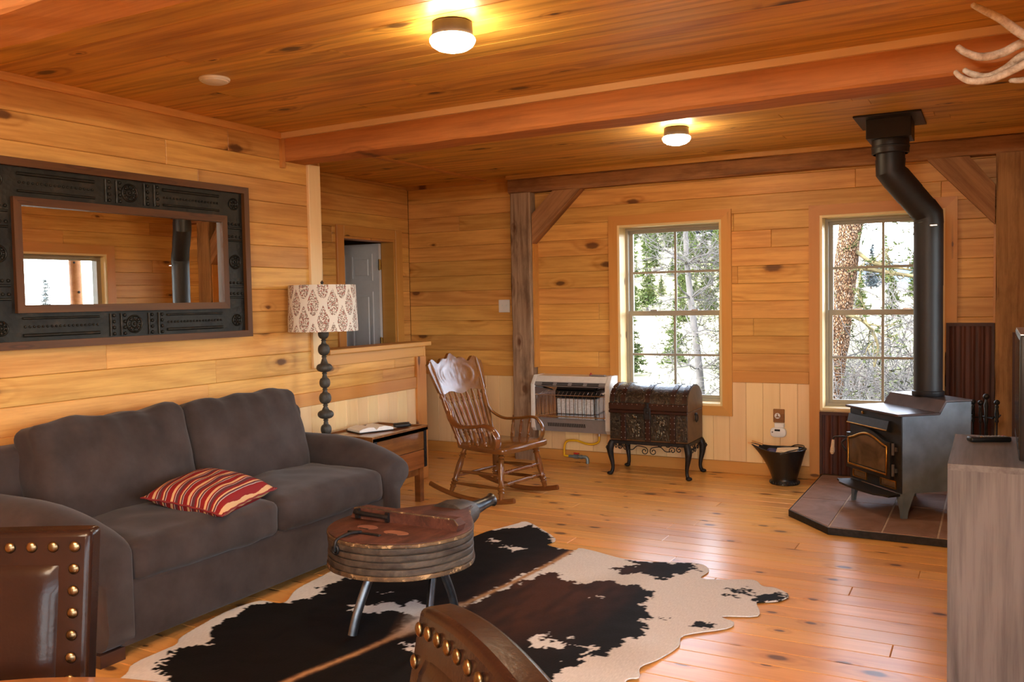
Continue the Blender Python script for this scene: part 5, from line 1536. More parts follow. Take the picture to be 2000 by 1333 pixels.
# ================================================================== BELLOWS COFFEE TABLE
def worn(name, cols, chips, chip_amt, sc=(3.0, 14.0, 14.0), bump=0.5, rough=0.6):
    """flaking old paint: three tones broken up by streaky noise, with bare chips"""
    t = NT(name)
    p, r_ = t.pos()
    n1 = t.n('TexNoise', {'Vector': t.vmath('MULTIPLY', p, sc), 'Scale': 1.0, 'Detail': 7.0, 'Roughness': 0.68, 'Distortion': 0.6}).outputs[0]
    n2 = t.n('TexNoise', {'Vector': p, 'Scale': 6.0, 'Detail': 6.0, 'Roughness': 0.7}).outputs[0]
    n3 = t.n('TexNoise', {'Vector': p, 'Scale': 38.0, 'Detail': 5.0, 'Roughness': 0.7}).outputs[0]
    f_ = t.math('ADD', t.math('MULTIPLY', n1, 0.6), t.math('MULTIPLY', n2, 0.4))
    c_ = t.ramp(f_, [(0.36, cols[0]), (0.50, cols[1]), (0.64, cols[2])])
    k_ = t.smooth(t.math('ADD', t.math('MULTIPLY', n3, 0.6), t.math('MULTIPLY', n2, 0.4)), chip_amt, chip_amt+0.05)
    c_ = t.mix(k_, c_, chips)
    t.bsdf(c_, rough, 0.0, 0.3, bump=t.math('ADD', f_, t.math('MULTIPLY', n3, 0.5)), bs=bump, bd=0.006)
    return t.m
M['bellows_top'] = worn('worn_red_bellows_wood', ((0.022,0.014,0.011), (0.085,0.030,0.019), (0.155,0.055,0.034)), (0.26,0.13,0.075), 0.60)
M['bellows_grey'] = worn('grey_weathered_bellows', ((0.016,0.012,0.010), (0.062,0.045,0.033), (0.120,0.092,0.066)), (0.30,0.20,0.11), 0.615)
M['raw_edge'] = worn('chipped_raw_edge', ((0.022,0.015,0.011), (0.10,0.058,0.030), (0.24,0.14,0.062)), (0.48,0.31,0.15), 0.54)
M['bare_patch'] = wood('bare_pink_wood', (0.30,0.13,0.085), (0.20,0.075,0.045), knots=0, rough=0.6)
M['bar_steel'] = plain('dark_bar_steel', (0.13,0.145,0.16), 0.36, 1.0, noise_amt=0.2)
bt = thing('bellows_table', 'old blacksmith bellows made into a coffee table on steel legs', 'table', (-2.195, 3.05, 0), radians(88))
def half(x):
    if x <= 0.06: return sqrt(max(0, 0.315**2-x*x))
    s_ = (x-0.06)/0.38
    return 0.309+(0.075-0.309)*(s_*s_*(3-2*s_)*0.55+s_*0.45)
def outline(k=1.0, n_=26):
    xs = [-0.315*cos(pi/2*i/n_) for i in range(n_)] + [0.44*i/14 for i in range(15)]
    up = [(x*k, half(x)*k) for x in xs]
    return up + [(x, -y) for x, y in up[::-1]][:-1]
def layer(name, z0, z1, k, mat, ins=0.004):
    mb = MB().prism(outline(k, 40), z0, z1, 'z', inset=ins)
    for i, v in enumerate(mb.v):
        a_ = noise.noise(Vector((v[0]*7, v[1]*7, z0*60)))
        mb.v[i] = (v[0]*(1+0.010*a_), v[1]*(1+0.010*a_), v[2]+0.003*noise.noise(Vector((v[0]*6+9, v[1]*6, z0*31))))
    return obj(name, mb, mat, bt, 40)
layer('bottom_board', 0.272, 0.290, 1.0, M['raw_edge'])
layer('core', 0.285, 0.398, 0.955, M['bellows_grey'], 0.0)
for z0, z1, k in ((0.291,0.318,0.99),(0.321,0.346,0.985),(0.349,0.373,0.985)):
    layer('rib', z0, z1, k, M['bellows_grey'], 0.007)
layer('rib', 0.376, 0.402, 0.99, M['bellows_grey'], 0.007)
layer('top_edge', 0.403, 0.416, 1.0, M['raw_edge'])
tb = layer('top_board', 0.416, 0.421, 0.975, M['bellows_top'], 0.002)
# raised batten across the top with an iron handle
bat = MB().prism([(y, z) for y, z in [(-0.275,0.421),(-0.285,0.445),(-0.262,0.468),(0.235,0.470),(0.262,0.462),(0.280,0.421)]], 0.0, 0.055, 'x')
bo = obj('batten', bat, M['bellows_top'], bt)
obj('batten_edge', MB().tube([(0.003,-0.283,0.445),(0.003,-0.262,0.468),(0.003,0.235,0.470),(0.003,0.262,0.462)], 0.004, 6), M['raw_edge'], bo, 60)
hnd = MB().tube([(-0.012,0.065,0.445),(-0.018,0.09,0.447),(-0.018,0.225,0.450),(-0.010,0.25,0.450)], 0.010, 8)
hnd.box(-0.014,0.0,0.065,0.082,0.424,0.464); hnd.box(-0.014,0.0,0.225,0.245,0.424,0.466)
obj('iron_handle', hnd, M['iron'], bo, 50)
for (x, y, rx, ry) in ((-0.105, 0.10, 0.030, 0.050), (-0.125, -0.065, 0.030, 0.060)):
    obj('bare_patch', MB().prism([(x+rx*cos(2*pi*k/24), y+ry*sin(2*pi*k/24)) for k in range(24)], 0.420, 0.4222, 'z'), M['bare_patch'], tb)
    obj('valve_slot', MB().prism([(x-rx*0.85+0.004*cos(2*pi*k/12), y+0.026*sin(2*pi*k/12)) for k in range(12)], 0.4215, 0.4232, 'z'), M['black_plastic'], tb)
obj('iron_strap', MB().rbox(-0.205,-0.188,-0.04,0.125,0.421,0.428,0.002,1), M['iron'], tb)
hk = MB().tube(catmull([(-0.195,0.06,0.428),(-0.245,0.075,0.432),(-0.300,0.095,0.418),(-0.312,0.098,0.395),(-0.312,0.10,0.372)],5), 0.007, 8)
hk.tube([(-0.306+0.012*sin(a)*0, 0.10+0.013*cos(a), 0.378+0.017*sin(a)) for a in [2*pi*k/14 for k in range(14)]], 0.0055, 6, closed=True)
obj('hook', hk, M['iron'], bt, 60)
# nozzle block and iron tuyere
nb = MB().tube([(0.34,0,0.362),(0.40,0,0.372),(0.46,0,0.372),(0.50,0,0.370),(0.52,0,0.368)], [0.115,0.105,0.088,0.072,0.058], 16, squash=(0.72,1.0))
obj('nozzle_block', nb, M['bellows_grey'], bt, 60)
nz2 = MB().tube([(0.51,0,0.368),(0.56,-0.008,0.374),(0.62,-0.020,0.384),(0.66,-0.028,0.390),(0.672,-0.030,0.392)], [0.046,0.034,0.027,0.026,0.034], 14)
obj('nozzle', nz2, M['bar_steel'], bt, 60)
# local foot = R^-1 (world - origin)
def loc(wx, wy):
    dx, dy = wx+2.195, wy-3.05
    a = radians(-88); return (dx*cos(a)-dy*sin(a), dx*sin(a)+dy*cos(a))
for (tx, ty, fx, fy) in ((-2.235, 2.90, -2.275, 2.800), (-1.995, 2.98, -1.948, 2.855), (-2.10, 3.16, -2.075, 3.26)):
    a = loc(tx, ty); b = loc(fx, fy)
    m1 = (a[0]+(b[0]-a[0])*0.35, a[1]+(b[1]-a[1])*0.35); m2 = (a[0]+(b[0]-a[0])*0.8, a[1]+(b[1]-a[1])*0.8)
    pts = catmull([(a[0],a[1],0.274),(m1[0],m1[1],0.20),(m2[0],m2[1],0.09),(b[0],b[1],0.016)],5)
    obj('leg', MB().tube(pts, 0.021, 8, squash=(1.0,0.75)), M['bar_steel'], bt, 50)
pa = loc(-2.05, 3.02)
obj('leg_plate', MB().lathe([(0.11,0.262),(0.11,0.272)], 20, (pa[0], pa[1], 0)), M['iron'], bt, 40)

# ================================================================== COWHIDE RUG
import numpy as np
HIDE_OUT = [(-2.62,4.25),(-2.6,4.453),(-2.53,4.7),(-2.521,4.747),(-2.455,4.735),(-2.17,4.484),(-2.159,4.35),(-1.98,4.31),(-1.951,4.367),(-1.658,4.271),(-1.535,4.278),(-1.319,4.359),(-1.23,4.277),(-1.233,4.141),(-1.143,4.148),(-1.001,4.214),(-0.936,4.136),(-0.876,4.132),(-0.802,4.056),(-0.829,3.96),(-0.907,3.909),(-0.905,3.881),(-0.869,3.743),(-1.003,3.673),(-0.94,3.623),(-0.95,3.542),(-1.081,3.399),(-1.066,3.278),(-1.1,3.109),(-1.127,3.019),(-1.1,2.934),(-1.134,2.88),(-1.05,2.6),(-1.25,2.35),(-1.35,1.9),(-1.2,1.5),(-1.6,1.45),(-1.9,1.7),(-2.3,1.6),(-2.5,1.8),(-2.72,1.95),(-2.803,2.143),(-2.866,2.23),(-2.871,2.423),(-2.918,2.503),(-2.972,2.76),(-2.967,2.907),(-2.928,2.979),(-2.817,2.993),(-2.904,3.174),(-2.928,3.425),(-2.95,3.78),(-2.8,4.1)]
HIDE_DARK = [[(-2.753,4.11),(-2.65,4.387),(-2.598,4.485),(-2.54,4.556),(-2.461,4.61),(-2.455,4.714),(-2.269,4.581),(-2.184,4.512),(-2.161,4.36),(-2.076,4.32),(-1.977,4.29),(-1.993,4.016),(-2.071,3.355),(-2.122,3.155),(-2.115,3.064),(-2.315,3.432)],
 [(-2.055,3.153),(-2.024,3.496),(-1.944,3.911),(-1.887,3.915),(-1.823,3.851),(-1.745,3.823),(-1.689,3.804),(-1.668,3.884),(-1.584,3.911),(-1.531,3.873),(-1.459,3.906),(-1.371,3.85),(-1.345,3.746),(-1.371,3.667),(-1.338,3.618),(-1.259,3.531),(-1.281,3.461),(-1.232,3.426),(-1.228,3.335),(-1.272,3.243),(-1.265,3.177),(-1.271,3.066),(-1.318,3.028),(-1.374,2.985),(-1.349,2.943),(-1.375,2.84),(-1.392,2.81),(-1.374,2.713),(-1.351,2.414),(-1.6,2.181),(-2.011,2.473)],
 [(-1.663,4.277),(-1.596,4.277),(-1.488,4.298),(-1.427,4.311),(-1.336,4.382),(-1.307,4.338),(-1.308,4.184),(-1.357,4.121),(-1.372,4.049),(-1.425,4.024),(-1.481,4.05),(-1.524,4.084),(-1.595,4.037),(-1.696,4.087),(-1.601,4.159),(-1.58,4.212)],
 [(-0.973,3.978),(-0.938,4.006),(-0.808,4.067),(-0.822,3.97),(-0.903,3.91)],
 [(-1.087,3.514),(-1.072,3.57),(-0.988,3.571),(-1.006,3.543),(-1.052,3.503)],
 [(-2.744,2.219),(-2.787,2.307),(-2.833,2.41),(-2.752,2.486),(-2.845,2.577),(-2.896,2.719),(-2.901,2.828),(-2.941,2.938),(-2.822,3.001),(-2.746,3.079),(-2.656,3.121),(-2.695,3.191),(-2.786,3.252),(-2.811,3.392),(-2.644,3.571),(-2.42,3.675),(-2.048,3.232),(-1.939,2.876),(-1.591,1.968),(-2.275,1.629),(-2.495,1.979),(-2.657,2.205)],
 [(-2.75,3.1),(-2.75,3.6),(-2.5,4.3),(-2.1,4.3),(-2.05,3.2),(-2.3,3)]]
HIDE_WHITE = [[(-2.515,4.32),(-2.45,4.309),(-2.437,4.254),(-2.474,4.269)],
 [(-2.388,4.244),(-2.304,4.228),(-2.227,4.24),(-2.23,4.193),(-2.288,4.159)],
 [(-1.627,3.072),(-1.607,3.126),(-1.592,3.179),(-1.569,3.127),(-1.457,3.11),(-1.483,3.052),(-1.566,3.032)],
 [(-1.523,3.194),(-1.47,3.183),(-1.493,3.158)],
 [(-1.601,3.672),(-1.536,3.697),(-1.564,3.655)],
 [(-1.437,3.094),(-1.334,3.126),(-1.334,3.036),(-1.363,3.046),(-1.36,3.097)],
 [(-1.416,2.925),(-1.393,2.944),(-1.399,2.915)],
 [(-2.532,3.084),(-2.438,3.14),(-2.397,3.219),(-2.298,3.194),(-2.308,3.285),(-2.155,3.215),(-2.143,3.12),(-2.176,3.094),(-2.313,3.141),(-2.354,3.053),(-2.426,3.031)],
 [(-2.06,2.846),(-1.964,2.855),(-1.923,2.793),(-1.964,2.765),(-2.008,2.806)],
 [(-2.509,3.308),(-2.467,3.328),(-2.474,3.299)]]
HIDE_SPOT = [(-1.074,4.018,0.018),(-1.045,4.015,0.018),(-1.03,4.039,0.018),(-1.009,4.068,0.018),(-0.988,4.054,0.018),(-1.005,4.022,0.018),(-1.019,3.996,0.018),(-1.035,3.949,0.018),(-0.984,3.996,0.018),(-0.967,4.04,0.018),(-1.297,4.343,0.01),(-1.295,4.272,0.01),(-1.291,4.233,0.01),(-1.219,3.554,0.01),(-2.802,3.218,0.02),(-2.731,3.136,0.02),(-2.77,3.233,0.02)]
HIDE_SPINE = [(-1.984,4.305),(-1.987,3.981),(-2.019,3.687),(-2.069,3.353),(-2.114,3.132),(-2.12,2.908),(-2.158,2.658),(-2.206,2.452)]
def inside(px, py, poly):
    c_ = np.zeros(px.shape, bool); n_ = len(poly)
    for i in range(n_):
        x0, y0 = poly[i]; x1, y1 = poly[(i+1) % n_]
        cond = ((y0 > py) != (y1 > py))
        with np.errstate(divide='ignore', invalid='ignore'):
            xi = (x1-x0)*(py-y0)/(y1-y0+1e-12)+x0
        c_ ^= cond & (px < xi)
    return c_
def vnoise(x, y, s_, seed):
    """smooth value noise"""
    rs = np.random.RandomState(seed); T = rs.rand(256, 256)
    X, Y = x*s_+50, y*s_+50
    ix, iy = np.floor(X).astype(int), np.floor(Y).astype(int)
    fx, fy = X-ix, Y-iy
    fx = fx*fx*(3-2*fx); fy = fy*fy*(3-2*fy)
    g = lambda a, b: T[a % 256, b % 256]
    return (g(ix,iy)*(1-fx)+g(ix+1,iy)*fx)*(1-fy)+(g(ix,iy+1)*(1-fx)+g(ix+1,iy+1)*fx)*fy
out_s = [(v.x, v.y) for v in catmull([(a, b, 0) for a, b in HIDE_OUT+[HIDE_OUT[0]]], 4)[:-1]]
st = 0.0065
gx = np.arange(-3.05, -0.74, st); gy = np.arange(1.40, 4.80, st)
PX, PY = np.meshgrid(gx, gy, indexing='ij')
IN = inside(PX, PY, out_s)
nx_, ny_ = PX.shape
use = IN[:-1,:-1] | IN[1:,:-1] | IN[:-1,1:] | IN[1:,1:]
need = np.zeros_like(IN)
need[:-1,:-1] |= use; need[1:,:-1] |= use; need[:-1,1:] |= use; need[1:,1:] |= use
O_ = np.array(out_s); O2 = np.roll(O_, -1, axis=0)
bi, bj = np.where(need & ~IN)
for i, j in zip(bi, bj):   # pull rim vertices onto the outline
    P = np.array([PX[i,j], PY[i,j]]); d = O2-O_
    tt = np.clip(((P-O_)*d).sum(1)/((d*d).sum(1)+1e-12), 0, 1)
    Q = O_+d*tt[:,None]; k = ((Q-P)**2).sum(1).argmin()
    PX[i,j], PY[i,j] = Q[k]
# height: lies flat with slight ripples
hgt = 0.0075 + 0.006*np.maximum(0, vnoise(PX, PY, 4.0, 1)-0.62)/0.38 + 0.0015*vnoise(PX, PY, 14.0, 2)
# colour
wx = PX + (vnoise(PX, PY, 30, 3)-0.5)*0.055 + (vnoise(PX*0.45, PY, 110, 4)-0.5)*0.032
wy = PY + (vnoise(PX, PY, 30, 5)-0.5)*0.055 + (vnoise(PX, PY*0.45, 110, 6)-0.5)*0.032
dark = np.zeros_like(IN)
for poly in HIDE_DARK: dark |= inside(wx, wy, poly)
for poly in HIDE_WHITE: dark &= ~inside(wx, wy, poly)
for x, y, r in HIDE_SPOT: dark |= ((wx-x)**2+(wy-y)**2*1.6) < r*r
white_c = np.array([0.70,0.69,0.66]); cream = np.array([0.53,0.48,0.41])
black_c = np.array([0.007,0.006,0.0055]); brown_c = np.array([0.060,0.022,0.010])
k1 = np.clip((vnoise(PX, PY, 3.2, 7)-0.45)*2.2, 0, 1)[...,None]
base = white_c*(1-k1*0.7)+cream*k1*0.7
bk_ = np.clip(1-np.abs(PX+1.80)/0.42, 0, 1)*np.clip(1-np.abs(PY-3.65)/0.9, 0, 1)
kb = np.clip(bk_*1.6*(0.35+vnoise(PX*3, PY, 9, 8)), 0, 1)[...,None]
dk = black_c*(1-kb)+brown_c*kb
colr = np.where(dark[...,None], dk, base)
# pale spine stripe
S = HIDE_SPINE + [(-2.24, 2.25), (-2.27, 1.8)]
ds = np.full(PX.shape, 9.0); at = np.zeros(PX.shape)
for i in range(len(S)-1):
    a = np.array(S[i]); b = np.array(S[i+1]); d = b-a
    q = np.clip(((PX-a[0])*d[0]+(PY-a[1])*d[1])/(d@d), 0, 1)
    dd = np.hypot(PX-(a[0]+d[0]*q), PY-(a[1]+d[1]*q))
    m_ = dd < ds; ds[m_] = dd[m_]; at[m_] = (i+q)[m_]
flare = np.clip(1-np.abs(at-4.1)/1.15, 0, 1)
wid = 0.016+0.070*flare
fall = np.clip(1.35-ds/wid + (vnoise(PX, PY, 60, 9)-0.5)*0.5, 0, 1)
fall = fall*(at > 0.02)
tan_ = np.array([0.40,0.22,0.10]); fl3 = flare[...,None]
sc3 = tan_*(1-fl3)+np.array([0.62,0.55,0.48])*fl3
colr = colr*(1-fall[...,None])+sc3*fall[...,None]
fringe = (np.clip(1.9-ds/wid, 0, 1)*(1-fall))[...,None]*0.6
colr = np.where(dark[...,None], colr*(1-fringe)+np.array([0.13,0.06,0.028])*fringe, colr)
idx = -np.ones(PX.shape, int); idx[need] = np.arange(need.sum())
verts = np.stack([PX[need], PY[need], hgt[need]], 1)
ui, uj = np.where(use)
faces = np.stack([idx[ui,uj], idx[ui+1,uj], idx[ui+1,uj+1], idx[ui,uj+1]], 1)
nV = len(verts)
low = verts.copy(); low[:,2] = 0.0022
me = bpy.data.meshes.new('cowhide_rug')
me.from_pydata(verts.tolist(), [], faces.tolist())
ca = me.color_attributes.new('hide', 'FLOAT_COLOR', 'POINT')
cc = np.concatenate([colr[need], np.ones((nV,1))], 1)
ca.data.foreach_set('color', cc.astype(np.float32).ravel())
for p_ in me.polygons: p_.use_smooth = True
t = NT('cow_hair')
va = t.n('VertexColor', layer_name='hide').outputs[0]
tc = t.n('TexCoord')
hr_ = t.n('TexNoise', {'Vector': t.vmath('MULTIPLY', tc.outputs['Object'], (160, 45, 10)), 'Scale': 1.0, 'Detail': 3.0}).outputs[0]
hv = t.n('HueSaturation', {'Value': t.math('ADD', 0.80, t.math('MULTIPLY', hr_, 0.4)), 'Color': va})
t.bsdf(hv.outputs[0], 0.75, 0, 0.10, bump=hr_, bs=0.25, bd=0.003)
M['hide'] = t.m
me.materials.append(t.m)
rug = tag(link('cowhide_rug', me), 'black brown and white cowhide rug on the pine floor', 'rug')
so = rug.modifiers.new('thickness', 'SOLIDIFY'); so.thickness = 0.0045; so.offset = -1.0

# ================================================================== DINING CHAIRS AND TABLE EDGE (foreground)
t = NT('brown_bonded_leather')
p, r_ = t.pos()
n1 = t.n('TexNoise', {'Vector': p, 'Scale': 7.0, 'Detail': 5.0}).outputs[0]
n2 = t.n('TexNoise', {'Vector': p, 'Scale': 180.0, 'Detail': 2.0}).outputs[0]
col = t.ramp(n1, [(0.3, (0.0145,0.0062,0.0045)), (0.7, (0.024,0.0100,0.0070))])
t.bsdf(col, 0.24, 0, 0.16, bump=t.math('ADD', t.math('MULTIPLY', n1, 1.5), t.math('MULTIPLY', n2, 0.12)), bs=0.25, bd=0.006)
M['leather'] = t.m
M['nail'] = plain('antique_brass_nail', (0.21,0.155,0.085), 0.32, 1.0, noise_amt=0.4)
def dining_chair(label, loc_, rz, crown):
    r = thing('dining_chair', label, 'chair', (loc_[0], loc_[1], 0), rz, 'brown leather dining chairs')
    hw_, z0, z1, lean = 0.232, 0.46, 0.962, 0.18
    def P(x, y, z): return (x, y + (z-z0)*lean, z)
    def top(x): return z1 - crown*(x/hw_)**2 + crown*0.25
    # back slab with an arched top
    vs = []; fs = []; n_ = 16; rows = 14
    prof = [(0.0, -0.022), (0.006, -0.027), (0.05, -0.027)]
    def slab(y0, y1, hw2, zb, inset, puff):
        vs = []; fs = []
        for side in (0, 1):
            for i in range(n_+1):
                x = -hw2+2*hw2*i/n_
                for j in range(rows+1):
                    zt_ = top(x)-inset
                    z = zb+(zt_-zb)*j/rows
                    u = abs(x)/hw2; v = (z-zb)/(zt_-zb)*2-1
                    b = ((1-u**10)*(1-abs(v)**10))**0.6
                    yy = (y0-puff*b) if side == 0 else y1
                    vs.append(P(x, yy, z))
        N1 = (n_+1)*(rows+1)
        for s_ in (0, 1):
            for i in range(n_):
                for j in range(rows):
                    a = s_*N1+i*(rows+1)+j
                    fs.append((a, a+1, a+rows+2, a+rows+1))
        for i in range(n_):
            for j in (0, rows):
                a = i*(rows+1)+j; fs.append((a, a+rows+1, a+rows+1+N1, a+N1))
        for j in range(rows):
            for i in (0, n_):
                a = i*(rows+1)+j; fs.append((a, a+1, a+1+N1, a+N1))
        return MB().add(vs, fs)
    bo = obj('back', slab(-0.024, 0.026, hw_, z0, 0.0, 0.004), M['leather'], r, 40)
    bvm = bo.modifiers.new('soft_edge', 'BEVEL'); bvm.width = 0.010; bvm.segments = 3; bvm.limit_method = 'ANGLE'; bvm.angle_limit = radians(50)
    obj('back_pad', slab(-0.022, 0.0, hw_-0.042, z0+0.02, 0.044, 0.017), M['leather'], bo, 60)
    pts = []
    for k in range(12):
        x = -hw_+0.026+(2*hw_-0.052)*k/11
        pts.append((x, top(x)-0.026))
    for k in range(1, 15):
        z = top(hw_)-0.026-0.0375*k
        if z > z0+0.03: pts += [(-hw_+0.026, z), (hw_-0.026, z)]
    for x, z in pts:
        c_ = P(x, -0.0285, z)
        obj('nail', MB().ball(c_, 0.0098, 12, 8, (1, 0.55, 1)), M['nail'], r, 70)
    obj('seat', soft(0.235, 0.225, 0.045, 0.03, 10, (0,0,0.012)), M['leather'], r, 60).location = (0, -0.235, 0.455)
    obj('seat_rail', MB().box(-0.215, 0.215, -0.44, -0.01, 0.375, 0.412), M['dark_wood'], r)
    for sx in (-1, 1):
        obj('leg', MB().prism([(sx*0.20-0.02,-0.44),(sx*0.20+0.02,-0.44),(sx*0.20+0.02,-0.40),(sx*0.20-0.02,-0.40)], 0.0, 0.375), M['dark_wood'], r)
        obj('leg', MB().add([(sx*0.20-0.02,0.05,0),(sx*0.20+0.02,0.05,0),(sx*0.20+0.02,0.085,0),(sx*0.20-0.02,0.085,0),(sx*0.20-0.02,-0.02,0.47),(sx*0.20+0.02,-0.02,0.47),(sx*0.20+0.02,0.02,0.47),(sx*0.20-0.02,0.02,0.47)], [(0,3,2,1),(4,5,6,7),(0,1,5,4),(1,2,6,5),(2,3,7,6),(3,0,4,7)]), M['dark_wood'], r)
    return r
dining_chair('brown leather dining chair with brass nails at lower left', (-1.586, 0.851), radians(31.3), 0.002)
dining_chair('brown leather dining chair with brass nails at bottom centre', (-0.548, 0.793), radians(-39.5), 0.024)
M['table_wood'] = wood('honey_table_wood', (0.34,0.15,0.045), (0.19,0.075,0.02), knots=0.2, rough=0.3, coat=0.4)
dt = thing('dining_table', 'round wooden dining table at the bottom left corner', 'table', (-1.10, 0.45, 0))
obj('tabletop', MB().lathe([(0.0001,0.715),(0.525,0.715),(0.538,0.722),(0.542,0.735),(0.536,0.747),(0.528,0.750),(0.0001,0.750)], 64), M['table_wood'], dt, 40)
obj('pedestal', MB().lathe([(0.06,0.05),(0.07,0.12),(0.05,0.2),(0.075,0.35),(0.05,0.5),(0.07,0.62),(0.12,0.715)], 24), M['table_wood'], dt, 50)
for k in range(4):
    a = pi/4+pi/2*k
    obj('foot', MB().tube(catmull([(0.04*cos(a),0.04*sin(a),0.15),(0.2*cos(a),0.2*sin(a),0.09),(0.36*cos(a),0.36*sin(a),0.025)],5), 0.024, 8), M['table_wood'], dt, 50)
# ================================================================== OUTDOORS
t = NT('dry_grass_hillside')
tc = t.n('TexCoord')
n1 = t.n('TexNoise', {'Vector': tc.outputs['Object'], 'Scale': 0.12, 'Detail': 8.0, 'Roughness': 0.65}).outputs[0]
n2 = t.n('TexNoise', {'Vector': tc.outputs['Object'], 'Scale': 1.3, 'Detail': 6.0}).outputs[0]
c_ = t.ramp(n1, [(0.35, (0.19,0.18,0.09)), (0.55, (0.30,0.26,0.17)), (0.75, (0.34,0.28,0.21))])
c_ = t.mix(t.math('MULTIPLY', t.smooth(n2, 0.55, 0.75), 0.4), c_, (0.12,0.14,0.055))
sp_g = t.n('SeparateXYZ', {0: tc.outputs['Object']})
brush = t.math('MULTIPLY', t.smooth(t.math('DIVIDE', sp_g.outputs[0], t.math('MAXIMUM', sp_g.outputs[1], 1.0)), -0.27, -0.21), t.math('SUBTRACT', 1.0, t.smooth(sp_g.outputs[1], 45.0, 80.0)))
n3 = t.n('TexNoise', {'Vector': tc.outputs['Object'], 'Scale': 5.0, 'Detail': 6.0, 'Roughness': 0.7}).outputs[0]
bcol = t.ramp(n3, [(0.35, (0.020,0.019,0.013)), (0.6, (0.060,0.055,0.038)), (0.75, (0.12,0.11,0.085))])
c_ = t.mix(brush, c_, bcol)
c_ = t.mix(t.smooth(sp_g.outputs[1], 100.0, 132.0), c_, (0.085,0.075,0.075))
t.bsdf(c_, 0.95, 0, 0.1)
M['grass'] = t.m
def hz(x, y):
    r = x/max(y, 1.0)
    base = -0.95-0.055*min(y-7, 40)
    k = max(0, min(1, (y-42)/115))
    amp = 18.5*max(0.30, min(1.15, 1.0-(r+0.38)*2.3))
    h = base + amp*(k*k*(3-2*k))**0.85
    if y > 160: h -= (y-160)*0.12
    h += 0.9*noise.noise(Vector((x*0.05, y*0.05, 0)))*min(1, y/60) + 0.25*noise.noise(Vector((x*0.2, y*0.2, 3)))*min(1, (y-6)/20)
    return h
vs = []; fs = []; NX, NY = 80, 80
for i in range(NX+1):
    for j in range(NY+1):
        y = 6.93+(j/NY)**2.0*230
        w0 = -0.95*y-8; w1 = 0.55*y+12
        x = w0+(w1-w0)*i/NX
        vs.append((x, y, hz(x, y)))
for i in range(NX):
    for j in range(NY):
        a = i*(NY+1)+j
        fs.append((a, a+NY+1, a+NY+2, a+1))
hs_ = tag(obj('hillside', MB().add(vs, fs), M['grass'], None, 180), 'dry grassy hillside outside the windows', 'hillside', kind='structure')
gd = tag(obj('yard_ground', MB().add([(3.6,-60,-0.9),(60,-60,-2.0),(60,90,-5.0),(6.0,6.9,-1.0),(3.6,6.9,-0.95)], [(0,1,2,3,4)]), M['grass']), 'dry ground beside the cabin', 'ground', kind='structure')
gd2 = tag(obj('yard_ground', MB().add([(-40,-60,-0.9),(3.6,-60,-0.9),(3.6,-3.2,-0.9),(-40,-3.2,-0.9)], [(0,1,2,3)]), M['grass']), 'dry ground in front of the cabin', 'ground', kind='structure')
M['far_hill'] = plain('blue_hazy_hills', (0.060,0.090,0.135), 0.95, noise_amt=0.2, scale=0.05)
vs = []; fs = []; n_ = 60
for i in range(n_+1):
    x = -420+1100*i/n_
    top_ = 24+14*noise.noise(Vector((i*0.16, 1.7, 0)))+5*noise.noise(Vector((i*0.7, 4.7, 0)))
    vs += [(x, 520, -40), (x, 600, top_*0.7), (x, 660, top_), (x, 760, -40)]
for i in range(n_):
    for k in range(3):
        a = i*4+k; fs.append((a, a+4, a+5, a+1))
tag(obj('far_hills', MB().add(vs, fs), M['far_hill'], None, 180), 'hazy blue hills far beyond the trees', 'hills', kind='structure')

t = NT('pine_needles')
oi = t.n('ObjectInfo')
tc = t.n('TexCoord')
n1 = t.n('TexNoise', {'Vector': tc.outputs['Object'], 'Scale': 2.2, 'Detail': 3.0}).outputs[0]
c_ = t.ramp(n1, [(0.3, (0.022,0.034,0.008)), (0.7, (0.070,0.092,0.020))])
c_ = t.n('HueSaturation', {'Value': t.math('ADD', 0.7, t.math('MULTIPLY', oi.outputs['Random'], 0.7)), 'Color': c_}).outputs[0]
t.bsdf(c_, 0.8, 0, 0.2)
M['needles'] = t.m
t = NT('haze_tinted_needles')  # bluish distance haze is painted into the needle colour
tc = t.n('TexCoord')
n1 = t.n('TexNoise', {'Vector': tc.outputs['Object'], 'Scale': 2.0, 'Detail': 3.0}).outputs[0]
c_ = t.ramp(n1, [(0.3, (0.026,0.036,0.040)), (0.7, (0.050,0.064,0.070))])
t.bsdf(c_, 0.8, 0, 0.2)
M['needles_hazed'] = t.m
M['bark'] = plain('grey_bark', (0.07,0.055,0.045), 0.9, noise_amt=0.35, scale=8)
M['twig'] = plain('bleached_twigs', (0.085,0.075,0.068), 0.9, noise_amt=0.3, scale=6)
M['leaf_olive'] = plain('olive_leaves', (0.052,0.058,0.020), 0.8, noise_amt=0.4, scale=5)
t = NT('ponderosa_bark')
tc = t.n('TexCoord')
vv_ = t.vmath('MULTIPLY', tc.outputs['Object'], (85, 85, 24))
vo = t.n('TexVoronoi', {'Vector': vv_, 'Scale': 1.0}, feature='DISTANCE_TO_EDGE').outputs['Distance']
n1 = t.n('TexNoise', {'Vector': vv_, 'Scale': 0.8, 'Detail': 5.0}).outputs[0]
c_ = t.ramp(n1, [(0.3, (0.17,0.075,0.033)), (0.5, (0.32,0.17,0.085)), (0.66, (0.52,0.37,0.26))])
c_ = t.mix(t.math('SUBTRACT', 1.0, t.smooth(vo, 0.02, 0.16)), c_, (0.030,0.016,0.010))
t.bsdf(c_, 0.9, 0, 0.1, bump=t.smooth(vo, 0.0, 0.25), bs=1.0, bd=0.03)
M['ponderosa'] = t.m

